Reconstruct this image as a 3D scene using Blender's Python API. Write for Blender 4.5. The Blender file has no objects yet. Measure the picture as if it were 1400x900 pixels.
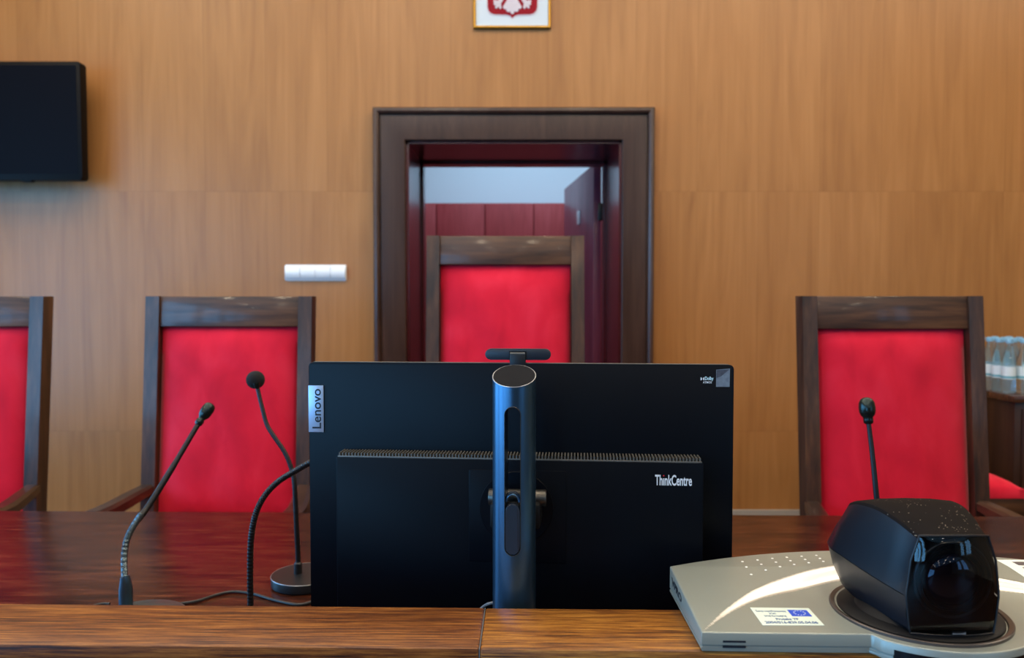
import bpy, bmesh, math, random
from mathutils import Vector, Matrix, Euler
random.seed(7)
SC = bpy.context.scene
COL = SC.collection
R = math.radians
# ------------------------------------------------------------------ camera
F = 1072.0                                   # focal length in pixels of a 1400 px wide frame
EYE = Vector((0, 0, 1.30))
PITCH = math.atan(40 / F)
FWD = Vector((0, math.cos(PITCH), -math.sin(PITCH)))
UP = Vector((0, math.sin(PITCH), math.cos(PITCH)))
RT = Vector((1, 0, 0))
def ray(px, py): return RT * ((px - 700) / F) + FWD + UP * ((450 - py) / F)
def at(px, py, Y):                           # measured point at a known distance into the room
    d = ray(px, py); return EYE + d * (Y / d.y)
def atz(px, py, z):                          # measured point on a known height
    d = ray(px, py); return EYE + d * ((z - EYE.z) / d.z)
def on_y(root, px, py, c):                   # measured point on a thing's own plane y = c
    m = root_matrix(root).inverted(); o = m @ EYE; d = m.to_3x3() @ ray(px, py)
    return o + d * ((c - o.y) / d.y)
def root_matrix(o): return Matrix.Translation(o.location) @ o.rotation_euler.to_matrix().to_4x4()

cam = bpy.data.cameras.new('camera'); co = bpy.data.objects.new('camera', cam); COL.objects.link(co)
co.location = EYE; co.rotation_euler = (R(90) - PITCH, 0, 0)
cam.sensor_width = 36; cam.lens = F / 1400 * 36; cam.clip_start = .05
cam.dof.use_dof = True; cam.dof.focus_distance = .98; cam.dof.aperture_fstop = 6.5
SC.camera = co

# ------------------------------------------------------------------ materials
def lin(c):
    if isinstance(c, str): c = tuple(int(c[i:i+2], 16) for i in (0, 2, 4))
    f = lambda v: v / 12.92 if v <= .04045 else ((v + .055) / 1.055) ** 2.4
    return tuple(f(v / 255) for v in c) + (1,)
def base(name):
    m = bpy.data.materials.new(name); m.use_nodes = True
    nt = m.node_tree; p = nt.nodes['Principled BSDF']
    return m, nt, p
def N(nt, t, **kw):
    n = nt.nodes.new(t)
    for k, v in kw.items():
        if k in n.inputs: n.inputs[k].default_value = v
        else: setattr(n, k, v)
    return n
def ramp(nt, fac, stops):
    n = nt.nodes.new('ShaderNodeValToRGB'); e = n.color_ramp.elements
    while len(e) < len(stops): e.new(.5)
    for el, (p, c) in zip(e, stops): el.position = p; el.color = lin(c)
    nt.links.new(fac, n.inputs['Fac']); return n.outputs['Color']
def plain(name, col, rough=.5, metal=0, spec=.5, coat=0, noise=.06, nscale=60, bump=0, bscale=400, sheen=0):
    m, nt, p = base(name); L = nt.links
    tc = N(nt, 'ShaderNodeTexCoord')
    nz = N(nt, 'ShaderNodeTexNoise', Scale=nscale, Detail=3.0); L.new(tc.outputs['Object'], nz.inputs['Vector'])
    c = lin(col); a = tuple(v * (1 - noise) for v in c[:3]); b = tuple(min(1, v * (1 + noise)) for v in c[:3])
    mx = N(nt, 'ShaderNodeMix', data_type='RGBA'); mx.inputs[6].default_value = a + (1,); mx.inputs[7].default_value = b + (1,)
    L.new(nz.outputs['Fac'], mx.inputs[0]); L.new(mx.outputs[2], p.inputs['Base Color'])
    p.inputs['Roughness'].default_value = rough; p.inputs['Metallic'].default_value = metal
    p.inputs['Specular IOR Level'].default_value = spec; p.inputs['Coat Weight'].default_value = coat
    if sheen: p.inputs['Sheen Weight'].default_value = sheen; p.inputs['Sheen Roughness'].default_value = .4
    if bump:
        bn = N(nt, 'ShaderNodeTexNoise', Scale=bscale, Detail=4.0); L.new(tc.outputs['Object'], bn.inputs['Vector'])
        bp = N(nt, 'ShaderNodeBump', Strength=bump, Distance=.002); L.new(bn.outputs['Fac'], bp.inputs['Height']); L.new(bp.outputs['Normal'], p.inputs['Normal'])
    return m
def wood(name, stops, axis, fine, stretch=30, big=1.2, rough=.35, coat=0, coat_rough=.1, spec=.5, rot=(0, 0, 0), bump=.08, mixw=.5, distort=.3, fuzz=.65):
    """stretched noise grain: axis is the grain direction"""
    m, nt, p = base(name); L = nt.links
    tc = N(nt, 'ShaderNodeTexCoord')
    mp = N(nt, 'ShaderNodeMapping'); mp.inputs['Rotation'].default_value = rot
    s = [fine] * 3; s['xyz'.index(axis)] = fine / stretch; mp.inputs['Scale'].default_value = s
    L.new(tc.outputs['Object'], mp.inputs['Vector'])
    n1 = N(nt, 'ShaderNodeTexNoise', Scale=1.0, Detail=7.0, Roughness=fuzz, Distortion=distort); L.new(mp.outputs[0], n1.inputs['Vector'])
    mp2 = N(nt, 'ShaderNodeMapping'); mp2.inputs['Rotation'].default_value = rot
    s2 = [fine / 9 * big] * 3; s2['xyz'.index(axis)] = fine / 9 * big / (stretch * .35); mp2.inputs['Scale'].default_value = s2
    L.new(tc.outputs['Object'], mp2.inputs['Vector'])
    n2 = N(nt, 'ShaderNodeTexNoise', Scale=1.0, Detail=3.0, Distortion=1.2); L.new(mp2.outputs[0], n2.inputs['Vector'])
    mx = N(nt, 'ShaderNodeMix', data_type='FLOAT'); mx.inputs[0].default_value = mixw
    L.new(n1.outputs['Fac'], mx.inputs[2]); L.new(n2.outputs['Fac'], mx.inputs[3])
    L.new(ramp(nt, mx.outputs[0], stops), p.inputs['Base Color'])
    p.inputs['Roughness'].default_value = rough; p.inputs['Coat Weight'].default_value = coat
    p.inputs['Coat Roughness'].default_value = coat_rough; p.inputs['Specular IOR Level'].default_value = spec
    if bump:
        bp = N(nt, 'ShaderNodeBump', Strength=bump, Distance=.001); L.new(n1.outputs['Fac'], bp.inputs['Height']); L.new(bp.outputs['Normal'], p.inputs['Normal'])
    return m

def veneer_wall():
    """cherry veneer boards .30 m wide and 1.18 m high, each sheet with its own tone"""
    m, nt, p = base('veneer_panelling'); L = nt.links
    tc = N(nt, 'ShaderNodeTexCoord'); sp = N(nt, 'ShaderNodeSeparateXYZ'); L.new(tc.outputs['Object'], sp.inputs[0])
    def M(op, a, b=None, c=None):
        n = N(nt, 'ShaderNodeMath', operation=op)
        for i, v in enumerate((a, b, c)):
            if v is None: continue
            if isinstance(v, (int, float)): n.inputs[i].default_value = v
            else: L.new(v, n.inputs[i])
        return n.outputs[0]
    x = M('DIVIDE', sp.outputs['X'], .30); z = M('DIVIDE', M('SUBTRACT', sp.outputs['Z'], .65), 1.177)
    iz = M('FLOOR', z)
    ix = M('FLOOR', x)
    cmb = N(nt, 'ShaderNodeCombineXYZ'); L.new(ix, cmb.inputs[0]); L.new(iz, cmb.inputs[1])
    wn = N(nt, 'ShaderNodeTexWhiteNoise', noise_dimensions='2D'); L.new(cmb.outputs[0], wn.inputs['Vector'])
    # grain, shifted from sheet to sheet
    off = N(nt, 'ShaderNodeVectorMath', operation='MULTIPLY_ADD'); L.new(wn.outputs['Color'], off.inputs[0]); off.inputs[1].default_value = (9, 9, 9); L.new(tc.outputs['Object'], off.inputs[2])
    mp = N(nt, 'ShaderNodeMapping'); mp.inputs['Scale'].default_value = (42, 1, .9); L.new(off.outputs[0], mp.inputs['Vector'])
    n1 = N(nt, 'ShaderNodeTexNoise', Scale=1.0, Detail=6.0, Roughness=.6, Distortion=.5); L.new(mp.outputs[0], n1.inputs['Vector'])
    mp2 = N(nt, 'ShaderNodeMapping'); mp2.inputs['Scale'].default_value = (9, 1, .8); L.new(off.outputs[0], mp2.inputs['Vector'])
    n2 = N(nt, 'ShaderNodeTexNoise', Scale=1.0, Detail=3.0, Distortion=2.0); L.new(mp2.outputs[0], n2.inputs['Vector'])
    g = M('ADD', M('MULTIPLY', n1.outputs['Fac'], .42), M('MULTIPLY', n2.outputs['Fac'], .58))
    g = M('ADD', g, M('MULTIPLY', M('SUBTRACT', wn.outputs['Value'], .5), .13))
    c = ramp(nt, g, ((.24, '8d5d30'), (.5, 'a06d3b'), (.76, 'ae7a46')))
    # hairline joints
    fx = M('FRACT', x); fz = M('FRACT', z)
    jx = M('LESS_THAN', fx, .010); jz = M('LESS_THAN', fz, .0035)
    j = M('MULTIPLY', M('MAXIMUM', jx, jz), .16)
    mx = N(nt, 'ShaderNodeMix', data_type='RGBA'); L.new(j, mx.inputs[0]); L.new(c, mx.inputs[6]); mx.inputs[7].default_value = lin('4a2a14')
    L.new(mx.outputs[2], p.inputs['Base Color'])
    p.inputs['Roughness'].default_value = .36; p.inputs['Specular IOR Level'].default_value = .45
    return m

def velvet():
    m, nt, p = base('red_velour'); L = nt.links
    tc = N(nt, 'ShaderNodeTexCoord')
    mp = N(nt, 'ShaderNodeMapping'); mp.inputs['Scale'].default_value = (9, 6, 5); L.new(tc.outputs['Object'], mp.inputs['Vector'])
    oi = N(nt, 'ShaderNodeObjectInfo'); ad = N(nt, 'ShaderNodeVectorMath', operation='ADD'); L.new(mp.outputs[0], ad.inputs[0]); L.new(oi.outputs['Random'], ad.inputs[1])
    n1 = N(nt, 'ShaderNodeTexNoise', Scale=1.0, Detail=4.0, Roughness=.5, Distortion=.5); L.new(ad.outputs[0], n1.inputs['Vector'])
    L.new(ramp(nt, n1.outputs['Fac'], ((.3, 'c0152e'), (.5, 'cf1a34'), (.7, 'da2840'))), p.inputs['Base Color'])
    p.inputs['Roughness'].default_value = .85; p.inputs['Sheen Weight'].default_value = .35; p.inputs['Sheen Roughness'].default_value = .45
    p.inputs['Sheen Tint'].default_value = (1, .45, .45, 1); p.inputs['Specular IOR Level'].default_value = .15
    b1 = N(nt, 'ShaderNodeBump', Strength=.10, Distance=.01); L.new(n1.outputs['Fac'], b1.inputs['Height'])
    n2 = N(nt, 'ShaderNodeTexNoise', Scale=500.0, Detail=2.0); L.new(tc.outputs['Object'], n2.inputs['Vector'])
    b2 = N(nt, 'ShaderNodeBump', Strength=.15, Distance=.001); L.new(n2.outputs['Fac'], b2.inputs['Height']); L.new(b1.outputs['Normal'], b2.inputs['Normal'])
    L.new(b2.outputs['Normal'], p.inputs['Normal'])
    return m

def tinted_glass(name, tint, ior=1.5, rough=.01):
    m = bpy.data.materials.new(name); m.use_nodes = True; nt = m.node_tree; nt.nodes.clear(); L = nt.links
    o = N(nt, 'ShaderNodeOutputMaterial'); mx = N(nt, 'ShaderNodeMixShader'); fr = N(nt, 'ShaderNodeFresnel', IOR=ior)
    t = N(nt, 'ShaderNodeBsdfTransparent', Color=tint); g = N(nt, 'ShaderNodeBsdfGlossy', Roughness=rough)
    L.new(fr.outputs[0], mx.inputs[0]); L.new(t.outputs[0], mx.inputs[1]); L.new(g.outputs[0], mx.inputs[2]); L.new(mx.outputs[0], o.inputs[0])
    return m
def dusty(name, col, rough, dust=.5):
    m, nt, p = base(name); L = nt.links
    tc = N(nt, 'ShaderNodeTexCoord'); v = N(nt, 'ShaderNodeTexVoronoi', Scale=330.0); L.new(tc.outputs['Object'], v.inputs['Vector'])
    n = N(nt, 'ShaderNodeTexNoise', Scale=70.0); L.new(tc.outputs['Object'], n.inputs['Vector'])
    a = N(nt, 'ShaderNodeMath', operation='LESS_THAN'); L.new(v.outputs['Distance'], a.inputs[0]); a.inputs[1].default_value = .17
    b = N(nt, 'ShaderNodeMath', operation='GREATER_THAN'); L.new(n.outputs['Fac'], b.inputs[0]); b.inputs[1].default_value = .53
    c = N(nt, 'ShaderNodeMath', operation='MULTIPLY'); L.new(a.outputs[0], c.inputs[0]); L.new(b.outputs[0], c.inputs[1])
    d = N(nt, 'ShaderNodeMath', operation='MULTIPLY'); L.new(c.outputs[0], d.inputs[0]); d.inputs[1].default_value = dust
    mx = N(nt, 'ShaderNodeMix', data_type='RGBA'); L.new(d.outputs[0], mx.inputs[0]); mx.inputs[6].default_value = lin(col); mx.inputs[7].default_value = lin('b8aa98')
    L.new(mx.outputs[2], p.inputs['Base Color']); p.inputs['Roughness'].default_value = rough; p.inputs['Specular IOR Level'].default_value = .07
    return m
def emis(name, col, s):
    m, nt, p = base(name); p.inputs['Base Color'].default_value = lin(col); p.inputs['Emission Color'].default_value = lin(col); p.inputs['Emission Strength'].default_value = s
    return m

M = {}
M['veneer'] = veneer_wall()
M['velour'] = velvet()
M['walnut'] = wood('walnut_frame', ((.38, '241309'), (.5, '412717'), (.62, '5a3a24')), 'z', 60, 14, rough=.5, coat=.3, coat_rough=.12)
M['walnut_rail'] = wood('walnut_rail', ((.38, '2a160b'), (.5, '4a2d1a'), (.62, '664329')), 'x', 60, 14, rough=.5, coat=.3, coat_rough=.12)
M['arm'] = wood('armrest_walnut', ((.38, '1a0d07'), (.5, '2e1a0f'), (.62, '432817')), 'y', 60, 14, rough=.4, coat=.3, coat_rough=.16)
M['desk'] = wood('desk_mahogany', ((.38, '180b07'), (.48, '33170d'), (.56, '452113'), (.66, '613622')), 'x', 150, 14, big=1.5, rough=.24, spec=.2, rot=(0, 0, R(-34)), mixw=.35, bump=.3)
M['ledge_left'] = wood('ledge_oak', ((.37, '27130a'), (.455, '562d12'), (.535, '76461b'), (.63, '98632c')), 'x', 320, 26, big=2.2, rough=.45, coat=.08, coat_rough=.2, spec=.3, bump=.25, mixw=.1, distort=.1, fuzz=.72)
M['ledge_right'] = wood('ledge_oak_amber', ((.37, '2e1706'), (.455, '673910'), (.535, '8b561a'), (.63, 'ae742b')), 'x', 320, 26, big=2.2, rough=.45, coat=.08, coat_rough=.2, spec=.3, bump=.25, mixw=.1, distort=.1, fuzz=.72)
M['front'] = wood('bench_front_oak', ((.3, '4a220c'), (.5, '7a401a'), (.7, '96581f')), 'x', 160, 26, rough=.35, coat=.3)
M['casing'] = wood('wenge_casing', ((.3, '2b1a14'), (.5, '3c2820'), (.7, '4a352b')), 'z', 90, 30, rough=.35, coat=.2, coat_rough=.25)
M['jamb'] = wood('mahogany_jamb', ((.3, '2e060b'), (.5, '471016'), (.7, '571a20')), 'z', 90, 30, rough=.3, coat=.4, coat_rough=.2)
M['leaf'] = wood('mahogany_leaf', ((.3, '5c2034'), (.5, '743044'), (.7, '864052')), 'z', 70, 25, rough=.4, coat=.2)
M['cab'] = wood('dark_cabinet', ((.3, '1c0e09'), (.5, '2f1a10'), (.7, '402617')), 'z', 70, 20, rough=.4, coat=.2)
M['cab_top'] = wood('cabinet_top', ((.3, '2f1d14'), (.5, '472d1e'), (.7, '5a3b28')), 'x', 70, 20, rough=.25, coat=.6, coat_rough=.15)
M['wardrobe'] = wood('wardrobe_redwood', ((.3, '8a2226'), (.5, 'a03034'), (.7, 'b04246')), 'z', 40, 12, rough=.45)
M['black_shell'] = plain('black_shell', '0c0e13', .42, spec=.45)
M['panel'] = plain('brushed_black_aluminium', '03060d', .40, spec=.14, noise=.15)
M['column'] = plain('anodised_slate', '466680', .30, metal=.9, noise=.03)
M['fabric_cap'] = plain('speckled_grey_fabric', '1b1b1d', .9, spec=.1, noise=.5, nscale=1600, bump=.4, bscale=1500)
M['rim'] = plain('bright_rim', '9a9da0', .35, metal=.8)
M['hinge'] = plain('hinge_steel', '504e4a', .36, metal=.85)
M['pill'] = plain('graphite_plastic', '1b222c', .4)
M['vent'] = plain('vent_grey', '5c5a55', .5, metal=.3)
M['vent_dark'] = plain('vent_dark', '0a0a0c', .6)
M['plate_silver'] = plain('silver_plate', 'a9bdd6', .35, metal=.55, noise=.03)
M['ink'] = plain('dark_ink', '0c1420', .5)
M['white_ink'] = plain('white_ink', 'd6dade', .5)
M['red_ink'] = plain('red_ink', 'd0202c', .5)
M['cyan_ink'] = plain('pale_ink', 'bfe2ea', .5)
M['holo'] = plain('hologram_silver', '8e9aa6', .3, metal=.5, noise=.5, nscale=180)
M['holo_dark'] = plain('hologram_grey', '62656f', .3, metal=.5, noise=.5, nscale=260)
M['screen'] = plain('screen_black', '06070b', .12)
M['tv_screen'] = plain('television_screen', '090b12', .5, spec=.05)
M['tv_frame'] = plain('television_frame', '060608', .5, spec=.12)
M['silver'] = plain('champagne_silver', '8d9289', .38, metal=.32, noise=.02)
M['bevel'] = plain('bevel_highlight', 'd8d8d2', .3, metal=.8, noise=.01)  # paler than the housing silver: the fillet's highlight is put into the colour
M['silver_low'] = plain('silver_tray', '8d9196', .38, metal=.6)
M['black_gloss'] = plain('black_gloss', '050507', .08)
M['black_matte'] = plain('black_matte', '09090b', .55, spec=.22)
M['well'] = plain('well_grey', '4d4642', .3, metal=.4)
M['dust_top'] = dusty('dusty_black', '171312', .85)
M['navy_shell'] = plain('camera_side_black', '0b0f18', .36, spec=.5)
M['glass_dark'] = tinted_glass('smoked_window', (.42, .44, .50, 1), 1.5)
M['lens'] = plain('coated_lens', '080a1c', .03, spec=1.0, coat=1)
M['dot'] = plain('dimple_glints', 'f2f2ec', .5)  # white stands for light caught in the dimples
M['sticker'] = plain('sticker_paper', 'cfdccf', .5, noise=.02)
M['paper'] = plain('label_paper', 'dfe8e2', .5, noise=.02)
M['blue_ink'] = plain('blue_ink', '2a5688', .6)
M['flag'] = plain('flag_blue', '0a45c0', .5)
M['mic_dark'] = plain('mic_anthracite', '1d2423', .35, metal=.5)
M['mic_gloss'] = plain('mic_head_metal', '2c3735', .22, metal=.75)
M['goose'] = plain('gooseneck_black', '15161a', .38, metal=.35)
M['braid'] = plain('gooseneck_steel', '66747a', .3, metal=.9)
M['socket'] = plain('socket_steel', '4d6576', .3, metal=.85)
M['base_green'] = plain('mic_base_grey', '3a4645', .38, metal=.3)
M['foam'] = plain('black_foam', '0b0b0d', .95, bump=.8, bscale=900)
M['cable'] = plain('black_cable', '18181b', .45)
M['grey_cable'] = plain('grey_cable', '77797c', .5)
M['switch'] = plain('white_switch', 'e6ecf0', .22, noise=.01)
M['gold'] = plain('gold_frame', '9a7428', .35, metal=.75)
M['mat_white'] = plain('picture_white', 'c2ced6', .5, noise=.01)
M['crest_red'] = plain('crest_red', '8a0018', .6, spec=.2)
M['crest_white'] = plain('crest_white', 'c4bcc4', .5)
M['paint'] = plain('white_paint', 'd8dadb', .7, noise=.01)
M['paint_blue'] = plain('pale_paint', 'cfd9e2', .7, noise=.01)
M['ceiling'] = plain('ceiling_paint', 'e0dfda', .8, noise=.01)
M['side_wall'] = plain('side_wall_paint', '8a7358', .7, noise=.02)
M['front_wall'] = wood('dark_front_panelling', ((.35, '2e1c12'), (.5, '40281a'), (.65, '523522')), 'z', 40, 14, rough=.5)
M['floor'] = wood('floor_parquet', ((.3, '2c160c'), (.5, '43240f'), (.7, '573318')), 'y', 50, 20, rough=.4)
M['skirting'] = plain('skirting_alu', '9a938a', .45, metal=.2)
M['window_white'] = plain('window_white', 'dfe3e6', .4)
M['bottle_glass'] = None
def bottle_glass():
    m, nt, p = base('bottle_glass'); p.inputs['Base Color'].default_value = (.74, .92, 1, 1); p.inputs['Transmission Weight'].default_value = .94; p.inputs['Roughness'].default_value = .02; p.inputs['IOR'].default_value = 1.36
    return m
M['bottle_glass'] = bottle_glass()
M['cap'] = plain('blue_cap', '7fb6d8', .4)
M['label_white'] = plain('bottle_label', 'd5e6ee', .5)
M['label_teal'] = plain('bottle_label_band', '5fa7b8', .5)
M['lamp'] = emis('lamp_diffuser', 'fff0d8', 6)

# ------------------------------------------------------------------ mesh helpers
def mesh(name, bm, mat, parent=None, sharp=35):
    bmesh.ops.recalc_face_normals(bm, faces=bm.faces)
    a = R(sharp)
    for f in bm.faces: f.smooth = True
    for e in bm.edges:
        if len(e.link_faces) == 2: e.smooth = e.calc_face_angle(0) < a
        else: e.smooth = False
    me = bpy.data.meshes.new(name); bm.to_mesh(me); bm.free()
    o = bpy.data.objects.new(name, me); COL.objects.link(o)
    for m in (mat if isinstance(mat, (list, tuple)) else [mat]): me.materials.append(m)
    if parent: o.parent = parent
    return o
def tag(o, label=None, cat=None, group=None, kind=None):
    if label: o['label'] = label
    if cat: o['category'] = cat
    if group: o['group'] = group
    if kind: o['kind'] = kind
    return o
def empty(name, loc, rz=0, **kw):
    o = bpy.data.objects.new(name, None); COL.objects.link(o); o.location = loc; o.rotation_euler = (0, 0, rz); o.empty_display_size = .05
    return tag(o, **kw)
def merge(bm, b2, mat4=None, mi=0):
    me = bpy.data.meshes.new('tmp'); b2.to_mesh(me); b2.free()
    if mat4 is not None: me.transform(mat4)
    n = len(bm.faces); bm.from_mesh(me); bpy.data.meshes.remove(me)
    bm.faces.ensure_lookup_table()
    if mi:
        for f in bm.faces[n:]: f.material_index = mi
def box(bm, x0, x1, y0, y1, z0, z1, bev=0, seg=2, mat4=None, mi=0):
    b = bmesh.new(); bmesh.ops.create_cube(b, size=1)
    for v in b.verts: v.co = Vector((x0 + (v.co.x + .5) * (x1 - x0), y0 + (v.co.y + .5) * (y1 - y0), z0 + (v.co.z + .5) * (z1 - z0)))
    if bev: bmesh.ops.bevel(b, geom=list(b.edges), offset=bev, segments=seg, profile=.5, affect='EDGES')
    merge(bm, b, mat4, mi)
def B(*a, **k): bm = bmesh.new(); box(bm, *a, **k); return bm
def smooth_path(pts, n=8):
    P = [Vector(p) for p in pts]; P = [P[0] * 2 - P[1]] + P + [P[-1] * 2 - P[-2]]; out = []
    for i in range(1, len(P) - 2):
        a, b, c, d = P[i-1:i+3]
        for k in range(n):
            t = k / n; out.append(.5 * ((2*b) + (c-a)*t + (2*a-5*b+4*c-d)*t*t + (-a+3*b-3*c+d)*t**3))
    out.append(P[-2]); return out
def tube(bm, pts, r, seg=12, closed=False, cap=True, prof=None):
    """r: radius, list of radii, or function of 0..1; prof: list of (u, v) for a non-round section"""
    n = len(pts); pts = [Vector(p) for p in pts]; rings = []; up = None
    for i, p in enumerate(pts):
        if closed: t = pts[(i+1) % n] - pts[i-1]
        else: t = pts[min(i+1, n-1)] - pts[max(i-1, 0)]
        t.normalize()
        if up is None: up = Vector((0, 0, 1)) if abs(t.z) < .9 else Vector((0, 1, 0))
        s = t.cross(up).normalized(); up = s.cross(t).normalized()
        rr = r(i / (n-1)) if callable(r) else r[i] if isinstance(r, (list, tuple)) else r
        if prof: rings.append([bm.verts.new(p + s * (u * rr) + up * (v * rr)) for u, v in prof])
        else: rings.append([bm.verts.new(p + (s * math.cos(a) + up * math.sin(a)) * rr) for a in (2*math.pi*k/seg for k in range(seg))])
    m = len(rings[0])
    for i in range(n if closed else n-1):
        a, b = rings[i], rings[(i+1) % n]
        for k in range(m): bm.faces.new((a[k], a[(k+1) % m], b[(k+1) % m], b[k]))
    if not closed and cap: bm.faces.new(rings[0][::-1]); bm.faces.new(rings[-1])
    return bm
def lathe(bm, prof, c=(0, 0, 0), seg=32, mat4=None):
    b = bmesh.new(); rings = []
    for r, z in prof:
        if r < 1e-6: rings.append([b.verts.new((0, 0, z))])
        else: rings.append([b.verts.new((r * math.cos(2*math.pi*k/seg), r * math.sin(2*math.pi*k/seg), z)) for k in range(seg)])
    for a, d in zip(rings, rings[1:]):
        for k in range(seg):
            k2 = (k+1) % seg
            if len(a) == 1 and len(d) == 1: continue
            if len(a) == 1: b.faces.new((a[0], d[k2], d[k]))
            elif len(d) == 1: b.faces.new((a[k], a[k2], d[0]))
            else: b.faces.new((a[k], a[k2], d[k2], d[k]))
    mt = Matrix.Translation(c)
    if mat4 is not None: mt = mt @ mat4
    merge(bm, b, mt); return bm
def prism(bm, out, y0, y1, bev=0, mi=0, mat4=None):
    """outline of (x, z) points pushed along y"""
    b = bmesh.new()
    f0 = [b.verts.new((x, y0, z)) for x, z in out]; f1 = [b.verts.new((x, y1, z)) for x, z in out]
    a = b.faces.new(f0); c = b.faces.new(f1[::-1]); n = len(out)
    for k in range(n): b.faces.new((f0[k], f1[k], f1[(k+1) % n], f0[(k+1) % n]))
    if bev: bmesh.ops.bevel(b, geom=list(a.edges) + list(c.edges), offset=bev, segments=2, profile=.5, affect='EDGES')
    merge(bm, b, mat4, mi); return bm
def pill(cx, z0, z1, hw, n=16):
    """upright rounded slot outline"""
    out = [(cx + hw * math.cos(math.pi * k / n), z1 - hw + hw * math.sin(math.pi * k / n)) for k in range(n+1)]
    out += [(cx - hw * math.cos(math.pi * k / n), z0 + hw - hw * math.sin(math.pi * k / n)) for k in range(n+1)]
    return out
def rrect(x0, x1, z0, z1, r, n=6):
    out = []
    for cx, cz, a0 in ((x1-r, z1-r, 0), (x0+r, z1-r, 90), (x0+r, z0+r, 180), (x1-r, z0+r, 270)):
        out += [(cx + r*math.cos(R(a0 + 90*k/n)), cz + r*math.sin(R(a0 + 90*k/n))) for k in range(n+1)]
    return out
def text_bm(s, x0, x1, y0, y1, depth, bold=0, fit=True):
    """lettering as a mesh in the x-y plane, fitted into the box, raised by depth"""
    cu = bpy.data.curves.new('t', 'FONT'); cu.body = s; cu.size = 1; cu.extrude = .5; cu.offset = bold; cu.resolution_u = 4
    o = bpy.data.objects.new('t', cu); COL.objects.link(o); bpy.context.view_layer.update()
    dg = bpy.context.evaluated_depsgraph_get(); me = bpy.data.meshes.new_from_object(o.evaluated_get(dg))
    bpy.data.objects.remove(o); bpy.data.curves.remove(cu)
    xs = [v.co.x for v in me.vertices]; ys = [v.co.y for v in me.vertices]
    ax, bx, ay, by = min(xs), max(xs), min(ys), max(ys)
    for v in me.vertices:
        v.co = Vector((x0 + (v.co.x - ax) / (bx - ax) * (x1 - x0), y0 + (v.co.y - ay) / (by - ay) * (y1 - y0), (v.co.z + .5) * depth))
    bm = bmesh.new(); bm.from_mesh(me); bpy.data.meshes.remove(me); return bm
def remap(bm, f):
    for v in bm.verts: v.co = Vector(f(*v.co))
    return bm
def face_us(y): return lambda x, z, d: (x, y - d, z)

# ------------------------------------------------------------------ the room
WY = 3.85                                    # face of the panelled wall
XL, XR, YB, ZC = -3.3, 4.5, -10.0, 3.7
struct = lambda name, bm, mat, parent=None: tag(mesh(name, bm, mat, parent), kind='structure')
OX0, OX1, OZ = -.522, .542, 2.08             # doorway opening
bm = bmesh.new()
box(bm, XL, OX0, WY, WY+.6, 0, ZC); box(bm, OX1, XR, WY, WY+.6, 0, ZC); box(bm, OX0, OX1, WY, WY+.6, OZ, ZC)
struct('wall_back', bm, M['veneer'])
struct('floor', B(XL, XR, YB, 7.2, -.1, 0), M['floor'])
struct('ceiling', B(XL, XR, YB, WY+.6, ZC, ZC+.1), M['ceiling'])
WIN = [(-8.9, -7.2), (-6.9, -5.2), (-4.9, -3.2), (-2.9, -1.2), (-.9, .8), (1.1, 2.8)]
bm = bmesh.new(); ys = [YB] + [v for w in WIN for v in w] + [WY+.6]
for a, b in zip(ys[::2], ys[1::2]): box(bm, XL-.25, XL, a, b, 0, ZC)
for a, b in WIN: box(bm, XL-.25, XL, a, b, 0, .4); box(bm, XL-.25, XL, a, b, 2.55, ZC)
struct('wall_left', bm, M['side_wall'])
RWIN = [(-6.4, -4.9), (-4.3, -2.8)]
bm = bmesh.new(); ys = [YB] + [v for w in RWIN for v in w] + [WY+.6]
for a, b in zip(ys[::2], ys[1::2]): box(bm, XR, XR+.25, a, b, 0, ZC)
for a, b in RWIN: box(bm, XR, XR+.25, a, b, 0, .9); box(bm, XR, XR+.25, a, b, 3.35, ZC)
struct('wall_right', bm, M['side_wall'])
struct('wall_front', B(XL, XR, YB-.2, YB, 0, ZC), M['front_wall'])
k = 1
for wins, X, zl_, zh_ in ((WIN, XL-.16, .4, 2.55), (RWIN, XR+.1, .9, 3.35)):
    for a, b in wins:
        w = struct('window_%d' % k, B(X, X+.06, a, b, zl_-.02, zl_+.04), M['window_white']); k += 1
        bm = bmesh.new(); m = (a+b)/2
        for y in (a, m-.03, b-.06): box(bm, X, X+.06, y, y+.06, zl_, zh_)
        for z in (zl_+.04, zl_*.35+zh_*.65, zh_-.06): box(bm, X, X+.06, a, b, z, z+.06)
        struct('window_frame', bm, M['window_white'], w)
bm = bmesh.new(); box(bm, XL, -.675, WY-.018, WY, 0, .248, .003); struct('baseboard_left', bm, M['skirting'])
bm = bmesh.new(); box(bm, .695, XR, WY-.018, WY, 0, .262, .003); struct('baseboard_right', bm, M['skirting'])
# doorway: casing, jamb lining and the open leaf
d = empty('door_1', (0, WY, 0), kind='structure')
xl, xr, zt = OX0 + .005, OX1 - .008, 2.072
prof = [(0, 0), (0, .026), (.004, .030), (.100, .044), (.112, .044), (.114, .036), (.120, .036), (.124, .056), (.134, .062), (.146, .060), (.152, .052), (.152, 0)]
bm = bmesh.new(); rows = []
for u, dd in prof:
    rows.append([bm.verts.new(p) for p in ((xl-u, -dd, 0), (xl-u, -dd, zt+u), (xr+u, -dd, zt+u), (xr+u, -dd, 0))])
for a, b in zip(rows, rows[1:]):
    for j in range(3): bm.faces.new((a[j], a[j+1], b[j+1], b[j]))
mesh('casing', bm, M['casing'], d, sharp=20)
bm = bmesh.new()
box(bm, OX0, OX0+.02, 0, .6, 0, OZ); box(bm, OX1-.02, OX1, 0, .6, 0, OZ); box(bm, OX0, OX1, 0, .6, OZ-.02, OZ)
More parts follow.
